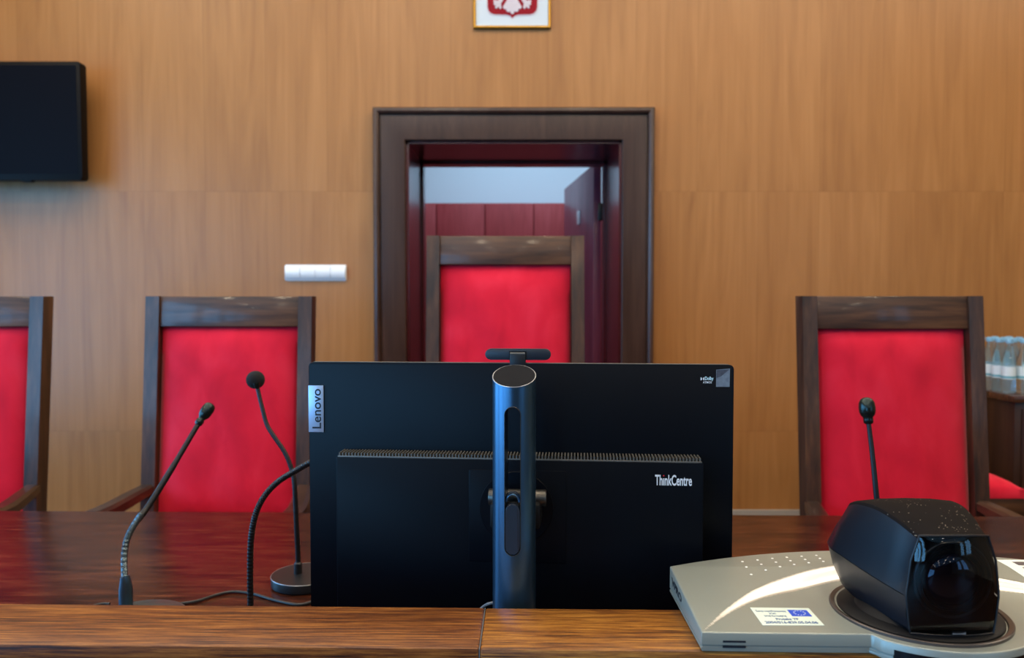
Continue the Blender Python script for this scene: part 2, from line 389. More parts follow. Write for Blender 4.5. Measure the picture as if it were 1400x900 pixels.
box(bm, OX0+.02, OX0+.034, .5, .6, 0, OZ-.02); box(bm, OX1-.034, OX1-.02, .5, .6, 0, OZ-.02); box(bm, OX0+.02, OX1-.02, .5, .6, OZ-.034, OZ-.02)
mesh('jamb_lining', bm, M['jamb'], d)
hx = OX1 - .034
ang = math.atan2(1.02, -.10)
mt = Matrix.Translation((hx, .63, 0)) @ Matrix.Rotation(ang, 4, 'Z')
lf = mesh('door_leaf', B(0, 1.02, 0, .045, .01, OZ-.01, .003, mat4=mt), M['leaf'], d)
mesh('door_plate', B(.41, .50, .045, .052, 1.77, 1.855, .002, mat4=mt), M['switch'], lf)['label'] = 'small white plate'
bm = bmesh.new(); 
for z in (.3, 1.75): box(bm, -.008, .012, -.012, .02, z, z+.1, .003, mat4=mt)
mesh('hinge', bm, M['hinge'], lf)
# room behind the doorway
BY = WY + .6
struct('wall_1', B(-2.2, 2.2, 6.95, 7.1, 0, 3.2), M['paint_blue'])
struct('wall_2', B(-2.35, -2.2, BY, 7.1, 0, 3.2), M['paint_blue'])
struct('wall_3', B(2.2, 2.35, BY, 7.1, 0, 3.2), M['paint_blue'])
struct('ceiling_1', B(-2.35, 2.35, BY, 7.1, 3.2, 3.3), M['paint_blue'])
w = empty('wardrobe', (0, 6.25, 0), label='dark red wooden wardrobe row seen through the doorway', cat='wardrobe')
mesh('carcass', B(-1.4, 1.4, .022, .66, 0, 2.068), M['wardrobe'], w)
xs = [-1.376, -.989, -.602, -.214, .1735, .561, .948, 1.335]
for a, b in zip(xs, xs[1:]): mesh('wardrobe_door', B(a+.004, b-.004, 0, .02, .06, 2.06, .002), M['wardrobe'], w)

# ------------------------------------------------------------------ television, switch, crest
t = empty('television', at(-20, 165, 3.70), label='black flat television mounted on the wall at upper left', cat='television')
p1 = on_y(t, 109, 84, 0); p2 = on_y(t, 109, 246, 0); x1 = p1.x; zt_, zb = p1.z, p2.z; x0 = x1 - 1.0
mesh('housing', prism(bmesh.new(), rrect(x0, x1, zb, zt_, .012), 0, .055, .004), M['tv_frame'], t)
mesh('screen', prism(bmesh.new(), rrect(x0+.018, x1-.018, zb+.028, zt_-.018, .003), -.001, .004), M['tv_screen'], t)
mesh('wall_bracket', B(x0+.3, x1-.3, .05, .1495, zb+.12, zt_-.12, .004), M['black_matte'], t)
q = on_y(t, 35, 248, 0)
mesh('sensor_bump', prism(bmesh.new(), rrect(q.x-.025, q.x+.025, zb-.008, zb+.004, .005), .004, .03), M['tv_frame'], t)

s = empty('light_switch', at(431, 373, WY), label='white four gang light switch on the wood panelled wall', cat='light switch')
a = on_y(s, 389, 362, -.01); b = on_y(s, 473.5, 384, -.01)
mesh('back_plate', prism(bmesh.new(), rrect(a.x, b.x, b.z, a.z, .008), -.006, 0, .002), M['switch'], s)
n = 4; wd = (b.x - a.x - .006) / n
for i in range(n):
    xx = a.x + .003 + wd * i; bm = bmesh.new(); rows = []
    zz0, zz1 = b.z + .003, a.z - .003
    for k in range(9):
        t_ = k / 8; z = zz0 + (zz1 - zz0) * t_; y = -.007 - .016 * math.sin(math.pi * t_) ** .7
        rows.append([bm.verts.new((xx+.0012, y, z)), bm.verts.new((xx+wd-.0012, y, z))])
    for p_, q_ in zip(rows, rows[1:]): bm.faces.new((p_[0], p_[1], q_[1], q_[0]))
    L_ = [r[0] for r in rows]; R_ = [r[1] for r in rows]
    bm.faces.new(L_); bm.faces.new(R_[::-1]); bm.faces.new((rows[0][0], rows[0][1], rows[-1][1], rows[-1][0]))
    mesh('rocker', bm, M['switch'], s, sharp=50)

e = empty('framed_crest', at(700, 40, WY), label='framed red and white eagle crest hung above the doorway', cat='picture')
a = on_y(e, 647, 40, -.02); b = on_y(e, 753, 40, -.02); W = (b.x - a.x) / 2; cx = (a.x + b.x) / 2; H = .45
bm = bmesh.new(); rows = []
for u, dd in ((0, 0), (0, .018), (.003, .022), (.010, .020), (.013, .014), (.013, 0)):
    rows.append([bm.verts.new((cx + sx * (W - u), -dd, H/2 + sz * (H/2 - u))) for sx, sz in ((-1, -1), (1, -1), (1, 1), (-1, 1))])
for i in range(len(rows)):
    r0, r1 = rows[i], rows[(i+1) % len(rows)]
    for j in range(4): bm.faces.new((r0[j], r0[(j+1) % 4], r1[(j+1) % 4], r1[j]))
mesh('frame', bm, M['gold'], e, sharp=25)
mesh('backing', B(cx-W+.012, cx+W-.012, -.012, -.002, .012, H-.012), M['mat_white'], e)
def PX(px, py): v = on_y(e, px, py, -.013); return (v.x, v.z)
sc = PX(701, 0)[0] - PX(700, 0)[0]; ox, oz = PX(700.5, 25)
def SH(pts): return [(ox + x * sc, oz + z * sc) for x, z in pts]
half = [(0, 0), (3, 3.2), (8, 4.6), (24, 5), (29, 6.5), (32.5, 10), (34, 15), (34, 84)]
sh = half + [(-x, z) for x, z in half[::-1][:-1]]
outl = [(x * 1.045, z * 1.02 - (1.6 if z < 30 else -1)) for x, z in sh]
cr = mesh('shield_border', prism(bmesh.new(), SH(outl), -.0145, -.012), M['crest_white'], e)
mesh('shield', prism(bmesh.new(), SH(sh), -.016, -.012), M['crest_red'], cr)
bm = bmesh.new()
def feather(x0, z0, x1, z1, w0, w1):
    dx, dz = x1-x0, z1-z0; l = math.hypot(dx, dz); nx, nz = -dz/l, dx/l
    o_ = [(x0+nx*w0, z0+nz*w0), (x0-nx*w0, z0-nz*w0)]
    o_ += [(x1 + w1*math.cos(math.atan2(-nz, -nx) + math.pi*k/6), z1 + w1*math.sin(math.atan2(-nz, -nx) + math.pi*k/6)) for k in range(7)]
    prism(bm, SH(o_), -.020 - random.random()*.001, -.0155)
feather(0, 34, 0, 8, 5, 2.8)
for sx in (-1, 1):
    feather(sx*3, 30, sx*5.5, 11, 3, 3); feather(sx*3, 26, sx*10, 14.5, 2.5, 2.6)
    feather(sx*10, 34, sx*17, 22, 3.2, 2.6)
    for cx_, cz_ in ((24, 19), (22, 14.5), (16.5, 14)): feather(sx*18, 21, sx*cx_, cz_, 2.2, 1.7)
    feather(sx*18, 21, sx*24.5, 22.5, 1.8, 1.4)
    for j in range(7): feather(sx*8, 54 - j*2.2, sx*(28 - j*1.1), 70 - j*6.2, 3, 2.0)
feather(0, 34, 0, 58, 9, 7); feather(0, 58, 1, 70, 4.5, 4); feather(1, 71, -6, 70, 2.2, .8)
mesh('eagle', bm, M['crest_white'], e)

# ------------------------------------------------------------------ judges' bench
TZ, LZ = .75, .9585
bench = empty('judges_table', (0, 1.4, 0), R(-1.2), label='long glossy dark wooden judges table behind the raised ledge', cat='table')
para = empty('bench_parapet', (0, 1.4, 0), R(-1.2), label='oak bench parapet with two board ledge across the foreground', cat='parapet')
mesh('tabletop', B(-2.75, 2.75, -.59, .60, TZ-.035, TZ, .004), M['desk'], bench)
seam = -.0185
for x0, x1, mt_, off in ((-2.8, seam-.0003, M['ledge_left'], 0), (seam+.0003, 2.8, M['ledge_right'], .0005)):
    mesh('ledge_board', B(x0, x1, -.645, -.541, LZ-.03, LZ-off, .003), mt_, para)
mesh('joint_filler', B(seam-.0003, seam+.0003, -.6445, -.5415, LZ-.028, LZ-.0008), M['grey_cable'], para)['label'] = 'pale glue joint'
mesh('front_panel', B(-2.75, 2.75, -.625, -.59, 0, LZ-.03, .002), M['front'], para)
for x in (-2.75, 2.71): mesh('side_panel', B(x, x+.04, -.59, .5, 0, TZ-.035, .002), M['desk'], bench)
mesh('modesty_panel', B(-2.71, 2.71, -.2, -.17, .15, TZ-.035), M['desk'], bench)

# ------------------------------------------------------------------ armchairs
def cushion(w, h, t, nx=26, nz=30, seed=0, crown=.028):
    """upholstered pad in the x-z plane, front bulging to -y"""
    rnd = random.Random(seed); bm = bmesh.new()
    ph = [(rnd.uniform(5, 22), rnd.uniform(3, 12), rnd.uniform(0, 6), rnd.uniform(.0004, .0011)) for _ in range(7)]
    def fr(i, j):
        u, v = 2*i/nx - 1, 2*j/nz - 1
        e_ = (1 - abs(u)**8) * (1 - abs(v)**10)
        y = -(t*.35 + crown * (1 - u*u*.8) * (1 - v*v*.5)) * e_
        for a, b, c, k in ph: y += k * math.sin(a*u*.5 + b*v + c + 1.4*math.sin(3*v + c)) * e_
        return (u * w/2, y, h/2 + v * h/2)
    G = [[bm.verts.new(fr(i, j)) for i in range(nx+1)] for j in range(nz+1)]
    for j in range(nz):
        for i in range(nx): bm.faces.new((G[j][i], G[j][i+1], G[j+1][i+1], G[j+1][i]))
    edge = [G[0][i] for i in range(nx+1)] + [G[j][nx] for j in range(1, nz+1)] + [G[nz][i] for i in range(nx-1, -1, -1)] + [G[j][0] for j in range(nz-1, 0, -1)]
    back = [bm.verts.new((v.co.x, t*.6, v.co.z)) for v in edge]; n_ = len(edge)
    for k_ in range(n_): bm.faces.new((edge[k_], edge[(k_+1) % n_], back[(k_+1) % n_], back[k_]))
    bm.faces.new(back); return bm
def make_chair(label, top, seed, width=.577, arms=True, rail=.105, seat_z=.42):
    c = empty('armchair' if arms else 'side_chair', (0, 0, 0), label=label, cat='armchair' if arms else 'chair')
    hw = width/2; lean = .075
    def yb(z): return .0 if z < .5 else lean * (z - .5) / (1.31 - .5)
    pw = .0235
    for sx in (-1, 1):
        bm = bmesh.new(); pts = [(sx*(hw-pw), .035, 0), (sx*(hw-pw), .01, .3), (sx*(hw-pw), 0, .5)] + [(sx*(hw-pw), yb(z), z) for z in (.7, .9, 1.1, top)]
        b2 = bmesh.new(); rings = []
        for x, y, z in pts: rings.append([b2.verts.new((x+dx*pw, y+dy, z)) for dx, dy in ((-1, -.032), (1, -.032), (1, .03), (-1, .03))])
        for p_, q_ in zip(rings, rings[1:]):
            for k_ in range(4): b2.faces.new((p_[k_], p_[(k_+1) % 4], q_[(k_+1) % 4], q_[k_]))
        b2.faces.new(rings[0][::-1]); b2.faces.new(rings[-1])
        bmesh.ops.bevel(b2, geom=[e_ for e_ in b2.edges if e_.is_manifold and e_.calc_face_angle(0) > .8], offset=.004, segments=2, affect='EDGES')
        merge(bm, b2); mesh('back_post', bm, M['walnut'], c)
    iw = hw - 2*pw
    tilt = lambda z0: Matrix.Translation((0, yb(z0), z0)) @ Matrix.Rotation(-math.atan(lean/.81), 4, 'X')
    mesh('top_rail', B(-iw-.001, iw+.001, -.024, .022, 0, rail, .003, mat4=tilt(top-rail-.002)), M['walnut_rail'], c)
    zb_ = .55 if arms else .62; bh = top - rail + .006 - zb_
    bm = bmesh.new(); merge(bm, cushion(iw*2-.004, bh, .05, seed=seed), tilt(zb_)); mesh('back_cushion', bm, M['velour'], c, sharp=60)
    mesh('lower_rail', B(-iw, iw, -.02, .02, zb_-.07, zb_-.005, .003), M['walnut_rail'], c)
    bm = bmesh.new(); merge(bm, cushion(width-.03, .47, .06, seed=seed+1, crown=.03), Matrix.Translation((0, -.505, seat_z)) @ Matrix.Rotation(R(90), 4, 'X') @ Matrix.Rotation(R(180), 4, 'X'))
    # the pad was made upright: lay it down with its crown upwards
    for v in bm.verts: v.co = v.co
    so = mesh('seat', bm, M['velour'], c, sharp=60)
    mesh('seat_frame', B(-hw+.01, hw-.01, -.50, -.03, seat_z-.10, seat_z-.035, .004), M['walnut_rail'], c)
    for sx in (-1, 1):
        x = sx*(hw-.03)
        bm = bmesh.new(); tube(bm, [(x, -.47, 0), (x, -.47, .25), (x, -.468, seat_z-.09 if not arms else .60)], [.9, 1.1, 1.2], prof=[(-.02, -.02), (.02, -.02), (.02, .02), (-.02, .02)])
        mesh('front_leg', bm, M['walnut'], c)
        if arms:
            bm = bmesh.new()
            pts = smooth_path([(sx*(hw-.022), -.005, .652), (sx*(hw-.006), -.09, .642), (sx*(hw+.012), -.22, .630), (sx*(hw+.014), -.36, .634), (sx*(hw-.004), -.47, .628), (sx*(hw-.01), -.515, .600)], 6)
            tube(bm, pts, lambda u: .9 + .25*math.sin(math.pi*u), prof=[(-.026, -.014), (-.016, -.02), (.016, -.02), (.026, -.014), (.026, .010), (.016, .018), (-.016, .018), (-.026, .010)])
            mesh('armrest', bm, M['arm'], c, sharp=25)
    return c
def place(c, x, y, rz=0): c.location = (x, y, 0); c.rotation_euler = (0, 0, rz)
def copy_tree(o, label):
    c = o.copy(); COL.objects.link(c); c['label'] = label
    for ch in list(o.children): k_ = ch.copy(); COL.objects.link(k_); k_.parent = c
    return c
ch = make_chair('red armchair behind the left gooseneck microphones', 1.312, 3)
place(ch, at(316.5, 410, 2.75).x, 2.68)
c2 = copy_tree(ch, 'red armchair at far left, cut off by the picture edge'); place(c2, at(-47, 410, 2.75).x, 2.68)
c3 = copy_tree(ch, 'red armchair beyond the video camera, nearest the water bottles'); place(c3, at(1213, 410, 2.54).x, 2.46)
c4 = make_chair('tall red armchair in the middle before the open doorway', 1.535, 9, width=.577, rail=.106)
place(c4, at(691, 410, 2.92).x, 2.82)
c5 = make_chair('low red chair tucked behind the right armchair beside dark cabinet', 1.05, 14, width=.48, arms=False, seat_z=.565)
place(c5, 1.765, 3.52)

# ------------------------------------------------------------------ cabinet and bottles at right
CZ = .884
cb = empty('cabinet', (2.72, 3.60, 0), label='dark brown cabinet carrying water bottles at right edge', cat='cabinet')
mesh('carcass', B(-.53, .53, -.20, .22, .06, CZ-.03, .002), M['cab'], cb)
mesh('plinth', B(-.51, .51, -.17, .21, 0, .06), M['black_matte'], cb)
mesh('worktop', B(-.55, .55, -.22, .225, CZ-.03, CZ, .004), M['cab_top'], cb)
for x0, x1 in ((-.50, -.003), (.003, .50)): 
    o = mesh('cabinet_door', B(x0, x1, -.215, -.20, .09, CZ-.06, .002), M['cab'], cb)
    kx = x1-.04 if x0 < 0 else x0+.04
    bm = bmesh.new(); lathe(bm, [(0, 0), (.006, 0), (.006, .012), (.011, .016), (.010, .022), (0, .024)], (kx, -.215, .5), 16, Matrix.Rotation(R(90), 4, 'X')); mesh('knob', bm, M['hinge'], o)
bt = empty('water_bottle', (0, 0, CZ), label='x', cat='bottle', group='water bottles on the cabinet')
bm = bmesh.new(); lathe(bm, [(0, .004), (.024, 0), (.0268, .003), (.0280, .010), (.0280, .135), (.0268, .150), (.020, .178), (.0145, .200), (.0125, .212), (.0125, .228), (0, .228)], seg=24); mesh('bottle_body', bm, M['bottle_glass'], bt)
bm = bmesh.new(); lathe(bm, [(.0127, .222), (.0148, .223), (.0152, .226), (.0152, .240), (.0135, .243), (0, .243)], seg=24); mesh('cap', bm, M['cap'], bt)
bm = bmesh.new(); lathe(bm, [(.0283, .062), (.0286, .062), (.0286, .118), (.0283, .118)], seg=24); lb = mesh('paper_label', bm, M['label_white'], bt)
bm = bmesh.new(); lathe(bm, [(.0287, .066), (.0289, .066), (.0289, .076), (.0287, .076)], seg=24); mesh('label_band', bm, M['label_teal'], lb)
rows = ((3.50, 2, 'front row'), (3.57, 2, 'second row'), (3.64, 3, 'third row'), (3.71, 3, 'back row'))
order = ('first from left', 'second from left', 'third from left'); first = True
for y, n_, rn in rows:
    for k_ in range(n_):
        if first: o = bt; first = False
        else:
            o = bt.copy(); COL.objects.link(o)
            for chd in list(bt.children):
                g = chd.copy(); COL.objects.link(g); g.parent = o
                for gg in chd.children: h = gg.copy(); COL.objects.link(h); h.parent = g
        o.location = (2.222 + .067 * k_ + random.uniform(-.0012, .0012), y + random.uniform(-.002, .002), CZ); o.rotation_euler = (0, 0, random.uniform(0, 6))
        o['label'] = 'blue capped clear water bottle on the cabinet, %s, %s' % (rn, order[k_])

# ------------------------------------------------------------------ desktop computer seen from behind
mo = empty('desktop_computer', (at(713, 600, 1.0).x, 1.0, TZ), R(-4.8), label='black all in one desktop computer seen from behind', cat='computer')
q = lambda px, py, c: on_y(mo, px, py, c)
L0, R0 = q(423, 600, 0).x, q(1002.5, 600, 0).x; T0 = q(713, 497.3, 0).z; B0 = T0 - .328
bm = bmesh.new(); prism(bm, rrect(L0, R0, B0, T0, .005), 0, .011, .0012)
panel = mesh('display_panel', bm, M['panel'], mo)
mesh('screen', B(L0+.006, R0-.006, .011, .0125, B0+.018, T0-.006), M['screen'], panel)
mesh('top_edge', B(L0+.006, R0-.006, .0012, .0098, T0-.0004, T0+.0006), M['vent'], panel)['label'] = 'grey top edge strip'
D = -.026
bl, br = q(460, 700, D).x, q(961.5, 700, D).x; bt_ = q(711, 629.3, D).z; bb = B0 + .012
bm = bmesh.new(); prism(bm, rrect(bl, br, bb, bt_, .002, 2), D, -.0002, .0008)
hb = mesh('rear_housing', bm, M['panel'], mo)
# vent: sloped strip with fins between panel and housing
bm = bmesh.new(); box(bm, bl+.003, br-.003, D+.003, -.0004, bt_-.002, bt_+.0006)
vt = mesh('vent_slot', bm, M['vent_dark'], hb)
bm = bmesh.new(); n_ = 112
for k_ in range(n_ + 1):
    x = bl + .004 + (br - bl - .008) * k_ / n_
    prism(bm, [(x-.0009, 0), (x+.0009, 0), (x+.0009, 1), (x-.0009, 1)], 0, 1, mat4=Matrix(((1, 0, 0, 0), (0, -(D+.0022) * -1 * -1, 0, D+.0018), (0, .0, .0052, bt_+.0002), (0, 0, 0, 1))))
box(bm, bl+.002, br-.002, D+.0006, D+.0022, bt_-.001, bt_+.0018, .0004)
mesh('vent_grille', bm, M['vent'], hb)
# mount plate and round pivot lines
va, vb = q(641, 642, D), q(774, 771, D)
mesh('mount_plate', prism(bmesh.new(), rrect(va.x, vb.x, vb.z, va.z, .002, 2), D-.0012, D+.001, .0005), M['panel'], hb)
pc = q(706, 694, D)
bm = bmesh.new(); lathe(bm, [(0, 0), (.046, 0), (.046, .002), (.0455, .0026), (0, .0026)], (pc.x, D-.001, pc.z), 48, Matrix.Rotation(R(90), 4, 'X')); mesh('pivot_disc', bm, M['panel'], hb)
# stand
CY = -.092; RAD = .0252
cxs = q(703, 650, CY).x
zlow, zhigh = q(703, 530, CY-RAD).z, q(703, 499.5, CY+RAD).z
sl = (zhigh - zlow) / (2*RAD); zc = (zhigh + zlow)/2
def top_z(y): return zc + sl * (y - CY)
bm = bmesh.new(); seg = 96
ring = [(cxs + RAD*math.cos(2*math.pi*k_/seg), CY + RAD*math.sin(2*math.pi*k_/seg)) for k_ in range(seg)]
lo = [bm.verts.new((x, y, .012)) for x, y in ring]; hi = [bm.verts.new((x, y, top_z(y))) for x, y in ring]
for k_ in range(seg): bm.faces.new((lo[k_], lo[(k_+1) % seg], hi[(k_+1) % seg], hi[k_]))
bm.faces.new(lo[::-1]); bm.faces.new(hi)
colm = mesh('stand_column', bm, M['column'], mo)
fy = CY - RAD
s0, s1 = q(703, 761, fy), q(703, 557, fy); shw = (q(714, 650, fy).x - q(692, 650, fy).x)/2 * 1.0
bm = prism(bmesh.new(), pill(cxs, s0.z, s1.z, shw, 24), CY-.05, CY+.05)
cut = mesh('cut', bm, M['pill'])
cut.location = mo.location; cut.rotation_euler = mo.rotation_euler
md = colm.modifiers.new('slot', 'BOOLEAN'); md.operation = 'DIFFERENCE'; md.object = cut; md.solver = 'EXACT'
bpy.context.view_layer.update()
me = bpy.data.meshes.new_from_object(colm.evaluated_get(bpy.context.evaluated_depsgraph_get()))
colm.modifiers.clear(); b2 = bmesh.new(); b2.from_mesh(me)
for f in b2.faces: f.smooth = True; f.material_index = 0
for ed in b2.edges: ed.smooth = len(ed.link_faces) == 2 and ed.calc_face_angle(0) < R(30)
b2.to_mesh(me); b2.free(); me.materials.clear(); me.materials.append(M['column']); colm.data = me
bpy.data.objects.remove(cut)
bm = bmesh.new(); tube(bm, [(cxs + (RAD-.0003)*math.cos(a), CY + (RAD-.0003)*math.sin(a), top_z(CY + (RAD-.0003)*math.sin(a))) for a in (2*math.pi*k_/72 for k_ in range(72))], .0007, 8, closed=True)
mesh('cap_rim', bm, M['rim'], colm)
bm = bmesh.new(); vs = [bm.verts.new((cxs + (RAD-.001)*math.cos(2*math.pi*k_/64), CY + (RAD-.001)*math.sin(2*math.pi*k_/64), top_z(CY + (RAD-.001)*math.sin(2*math.pi*k_/64)) + .0003)) for k_ in range(64)]; f_ = bm.faces.new(vs)
r_ = bmesh.ops.extrude_face_region(bm, geom=[f_]); bmesh.ops.translate(bm, verts=[v for v in r_['geom'] if isinstance(v, bmesh.types.BMVert)], vec=(0, 0, .0006))
mesh('column_cap', bm, M['fabric_cap'], colm)
# slot rim
def slot_y(x): return CY - math.sqrt(max(1e-9, RAD**2 - (x-cxs)**2))
bm = bmesh.new(); tube(bm, [(x, slot_y(x) - .0000, z) for x, z in pill(cxs, s0.z, s1.z, shw, 16)], .00045, 6, closed=True)
mesh('slot_rim', bm, M['hinge'], colm)
# pill cover with curled top in the slot
e1 = q(703, 690, fy)
bm = bmesh.new(); prism(bm, pill(cxs, s0.z+.0008, e1.z, shw-.0009, 18), CY-RAD+.0016, CY-RAD+.012, .0012); mesh('slot_cover', bm, M['pill'], colm)
bm = bmesh.new(); tube(bm, [(cxs, CY-RAD+.006 + .007*math.sin(a)*0, 0) for a in (0,)] or [], 1) if False else None
for k_, (py, rr, m_) in enumerate(((683, .0085, 'pill'), (686, .0092, 'column'))):
    zc_ = q(703, py, fy).z
    arc = [(cxs + (shw-.0018)*math.cos(math.pi*j/14), CY-RAD+.006+.003*(1-k_), zc_ - .002 + rr*.9*math.sin(math.pi*j/14)) for j in range(15)]
    bm = bmesh.new(); tube(bm, arc, .0014 if k_ else .0018, 8); mesh('tilt_collar', bm, M[m_], colm)
# tilt axle, neck, base
ha = q(703, 691, CY)
bm = bmesh.new(); lathe(bm, [(0, -.035), (.0095, -.035), (.0102, -.034), (.0102, .034), (.0095, .035), (0, .035)], (cxs+.0012, CY+.022+.014, ha.z), 32, Matrix.Rotation(R(90), 4, 'Y')); mesh('tilt_axle', bm, M['hinge'], mo)
mesh('neck', B(cxs-.03, cxs+.03, CY+.012, D-.0008, ha.z-.032, ha.z-.002, .003), M['black_matte'], mo)
mesh('stand_base', prism(bmesh.new(), rrect(-.11, .11, -.13, .11, .02), 0, .012, .002, mat4=Matrix(((1, 0, 0, cxs), (0, 0, 1, 0), (0, 1, 0, 0), (0, 0, 0, 1)))), M['column'], mo)
# pop-up camera bar on top edge
wb0, wb1 = q(663, 485, 0).x, q(753, 485, 0).x; wz1, wz0 = q(708, 477.3, 0).z, q(708, 492.5, 0).z
hwz = (wz1 - wz0)/2; cz_ = (wz1 + wz0)/2
mt = Matrix(((0, 0, 1, 0), (0, 1, 0, 0), (1, 0, 0, 0), (0, 0, 0, 1)))
out = [(z, x) for x, z in pill(cz_, wb0, wb1, hwz)]
bm = bmesh.new(); prism(bm, [(b_, a_) for a_, b_ in [(x, z) for x, z in pill(cz_, wb0, wb1, hwz)]], .001, .010, .0012)
wb = mesh('camera_bar', bm, M['pill'], mo)
na, nb = q(697, 481, 0).x, q(718.5, 481, 0).x
bm = bmesh.new(); box(bm, na, nb, -.002, .006, T0-.012, q(708, 483, 0).z, .001); mesh('camera_mount', bm, M['black_shell'], wb)
bm = bmesh.new(); box(bm, na-.0008, nb+.0008, -.0002, .001, q(708, 489, 0).z, q(708, 481.0, 0).z+.0006); mesh('mount_notch', bm, M['black_matte'], wb)
bm = bmesh.new(); tube(bm, [(na+.0006, -.001, q(708, 483.6, 0).z), (nb-.0006, -.001, q(708, 483.6, 0).z)], .0016, 10); mesh('mount_pin', bm, M['vent'], wb)
# plates and lettering
a, b = q(422.8, 527, 0), q(443, 591, 0)
pl = mesh('logo_plate', B(L0-.0004, b.x, -.0014, 0, b.z, a.z, .0003), M['plate_silver'], mo)
ta, tb = q(427, 586, -.002), q(438.5, 532, -.002)
bm = text_bm('Lenovo', 0, tb.z-ta.z, 0, tb.x-ta.x, .0003, bold=.012)
remap(bm, lambda x, y, d_: (tb.x - y, -.0014-d_, ta.z + x)); mesh('plate_lettering', bm, M['ink'], pl)
a, b = q(895.5, 663.8, D), q(946, 650, D)
def letters(name, s, x0, x1, z0, z1, y, mat, par, bold=0): bm = text_bm(s, x0, x1, z0, z1, .0003, bold); remap(bm, face_us(y)); return mesh(name, bm, mat, par)
w_ = b.x - a.x
letters('housing_lettering', 'Th\u0131nkCentre', a.x, b.x, a.z, b.z, D, M['white_ink'], hb, bold=.02)
mesh('red_dot', prism(bmesh.new(), [(a.x + w_*.232 + .0008*math.cos(k_), b.z - .0012 + .0008*math.sin(k_)) for k_ in (j*math.pi/6 for j in range(12))], D-.0004, D), M['red_ink'], hb)['label'] = 'red letter dot'
a, b = q(979, 529, 0), q(998, 505, 0)
hs = mesh('hologram_sticker', prism(bmesh.new(), [(a.x, a.z), (b.x-.0003, a.z), (b.x, b.z+.0008), (a.x, b.z-.0008)], -.0003, 0), M['holo'], panel)
mesh('hologram_band', prism(bmesh.new(), [(a.x+.0004, b.z-.0012), (a.x+.0004, b.z-.011), (a.x+.006, b.z-.009), (b.x-.005, b.z-.004), (b.x-.0005, b.z-.0002)][::-1], -.0004, -.0003), M['holo_dark'], hs)
a, b = q(963.8, 520.5, 0), q(975.5, 515.6, 0)
letters('badge_lettering', 'Dolby', a.x, b.x, a.z-.0008, b.z+.0004, 0, M['cyan_ink'], panel, .02)
a2, b2_ = q(961, 524.3, 0), q(973, 521.6, 0)
letters('badge_lettering', 'ATMOS', a2.x, b2_.x, a2.z, b2_.z, 0, M['white_ink'], panel, .01)
d0, d1 = q(957.8, 520.3, 0), q(963, 516, 0); mx_ = (d0.x+d1.x)/2; mz = (d0.z+d1.z)/2
bm = bmesh.new()
for sx in (-1, 1):
    arc = [(mx_ + sx*(.0023 - .0018*math.cos(math.pi*j/10 - math.pi/2)), mz + .0019*math.sin(math.pi*j/10 - math.pi/2)) for j in range(11)]
    prism(bm, arc if sx > 0 else arc[::-1], -.0003, 0)
mesh('badge_mark', bm, M['white_ink'], panel)
# cable arching by the column foot
p1 = q(657, 833, CY+.02); p2 = q(674, 826.5, CY+.005)
bm = bmesh.new(); tube(bm, smooth_path([(p1.x-.05, CY+.05, .012), (p1.x-.02, CY+.03, p1.z-.03), (p1.x, CY+.02, p1.z), (p2.x, CY+.01, p2.z), (p2.x+.02, CY+.034, p2.z-.01), (cxs, CY+.06, .02)]), .0017, 8); mesh('power_cord', bm, M['grey_cable'], mo)

# ------------------------------------------------------------------ video conference unit
VC = Vector((.425, .81, LZ))
vc = empty('conference_camera', VC, label='silver video conference unit with black swivelling camera head', cat='video camera')
HXW, RY, FYD = .2405, .09, -.061
ARC = [(0, .104), (.054, .092), (.11, .066), (.163, .029), (.205, -.015), (.2405, -.061)]
def interp(tab, x):
    x = min(max(x, tab[0][0]), tab[-1][0])
    for i in range(len(tab)-1):
        if x <= tab[i+1][0]:
            p0 = tab[max(i-1, 0)]; p1_, p2_ = tab[i], tab[i+1]; p3 = tab[min(i+2, len(tab)-1)]
            if i == 0: p0 = (-p2_[0], p2_[1])
            t_ = (x-p1_[0])/(p2_[0]-p1_[0]); h_ = p2_[0]-p1_[0]
            m1 = (p2_[1]-p0[1])/(p2_[0]-p0[0]); m2 = (p3[1]-p1_[1])/(p3[0]-p1_[0])
            return (2*t_**3-3*t_*t_+1)*p1_[1] + (t_**3-2*t_*t_+t_)*h_*m1 + (-2*t_**3+3*t_*t_)*p2_[1] + (t_**3-t_*t_)*h_*m2
    return tab[-1][1]
def sm(a, b, x): t_ = min(1, max(0, (x-a)/(b-a))); return t_*t_*(3-2*t_)
def front(x):
    ax = abs(x); y = FYD - .005 * (1 - (ax/HXW)**2)
    bump = -math.sqrt(max(0, .108**2 - min(ax, .09)**2)) + .002
    k_ = 1 - sm(.0725, .0795, ax); return y + (min(bump, y - .006) - y) * k_
def rear(x): return RY + .058 * (1 - (abs(x)/HXW)**2.0)
def top(x, y):
    zA = .0197 + (.0318-.0197) * min(1, (y + .061) / .151) if y > FYD else .0197
    ya = interp(ARC, abs(x)); w_ = .0225 * min(1, (1 - abs(x)/HXW) * 1.9) + .0006
    hgt = .0095 * min(1, (1 - abs(x)/HXW) * 1.7)
    zAa = .0197 + (.0318-.0197) * min(1, max(0, (ya + .061) / .151))
    # scoop in front of the arc
    u = (y - FYD) / max(1e-4, ya - w_ - FYD); zB = .0197 + (zAa - hgt - .0197) * min(1, max(0, u))
    return zB + (zA - zB) * min(1, max(0, sm(ya - w_, ya, y)))
bm = bmesh.new(); nx, ny = 240, 150; G = []
for i in range(nx+1):
    x = -HXW + 2*HXW*i/nx; f0, r0 = front(x), rear(x); row = []
    for j in range(ny+1):
        t_ = j/ny; y = f0 + (r0-f0)*t_; row.append(bm.verts.new((x, y, top(x, y))))
    G.append(row)
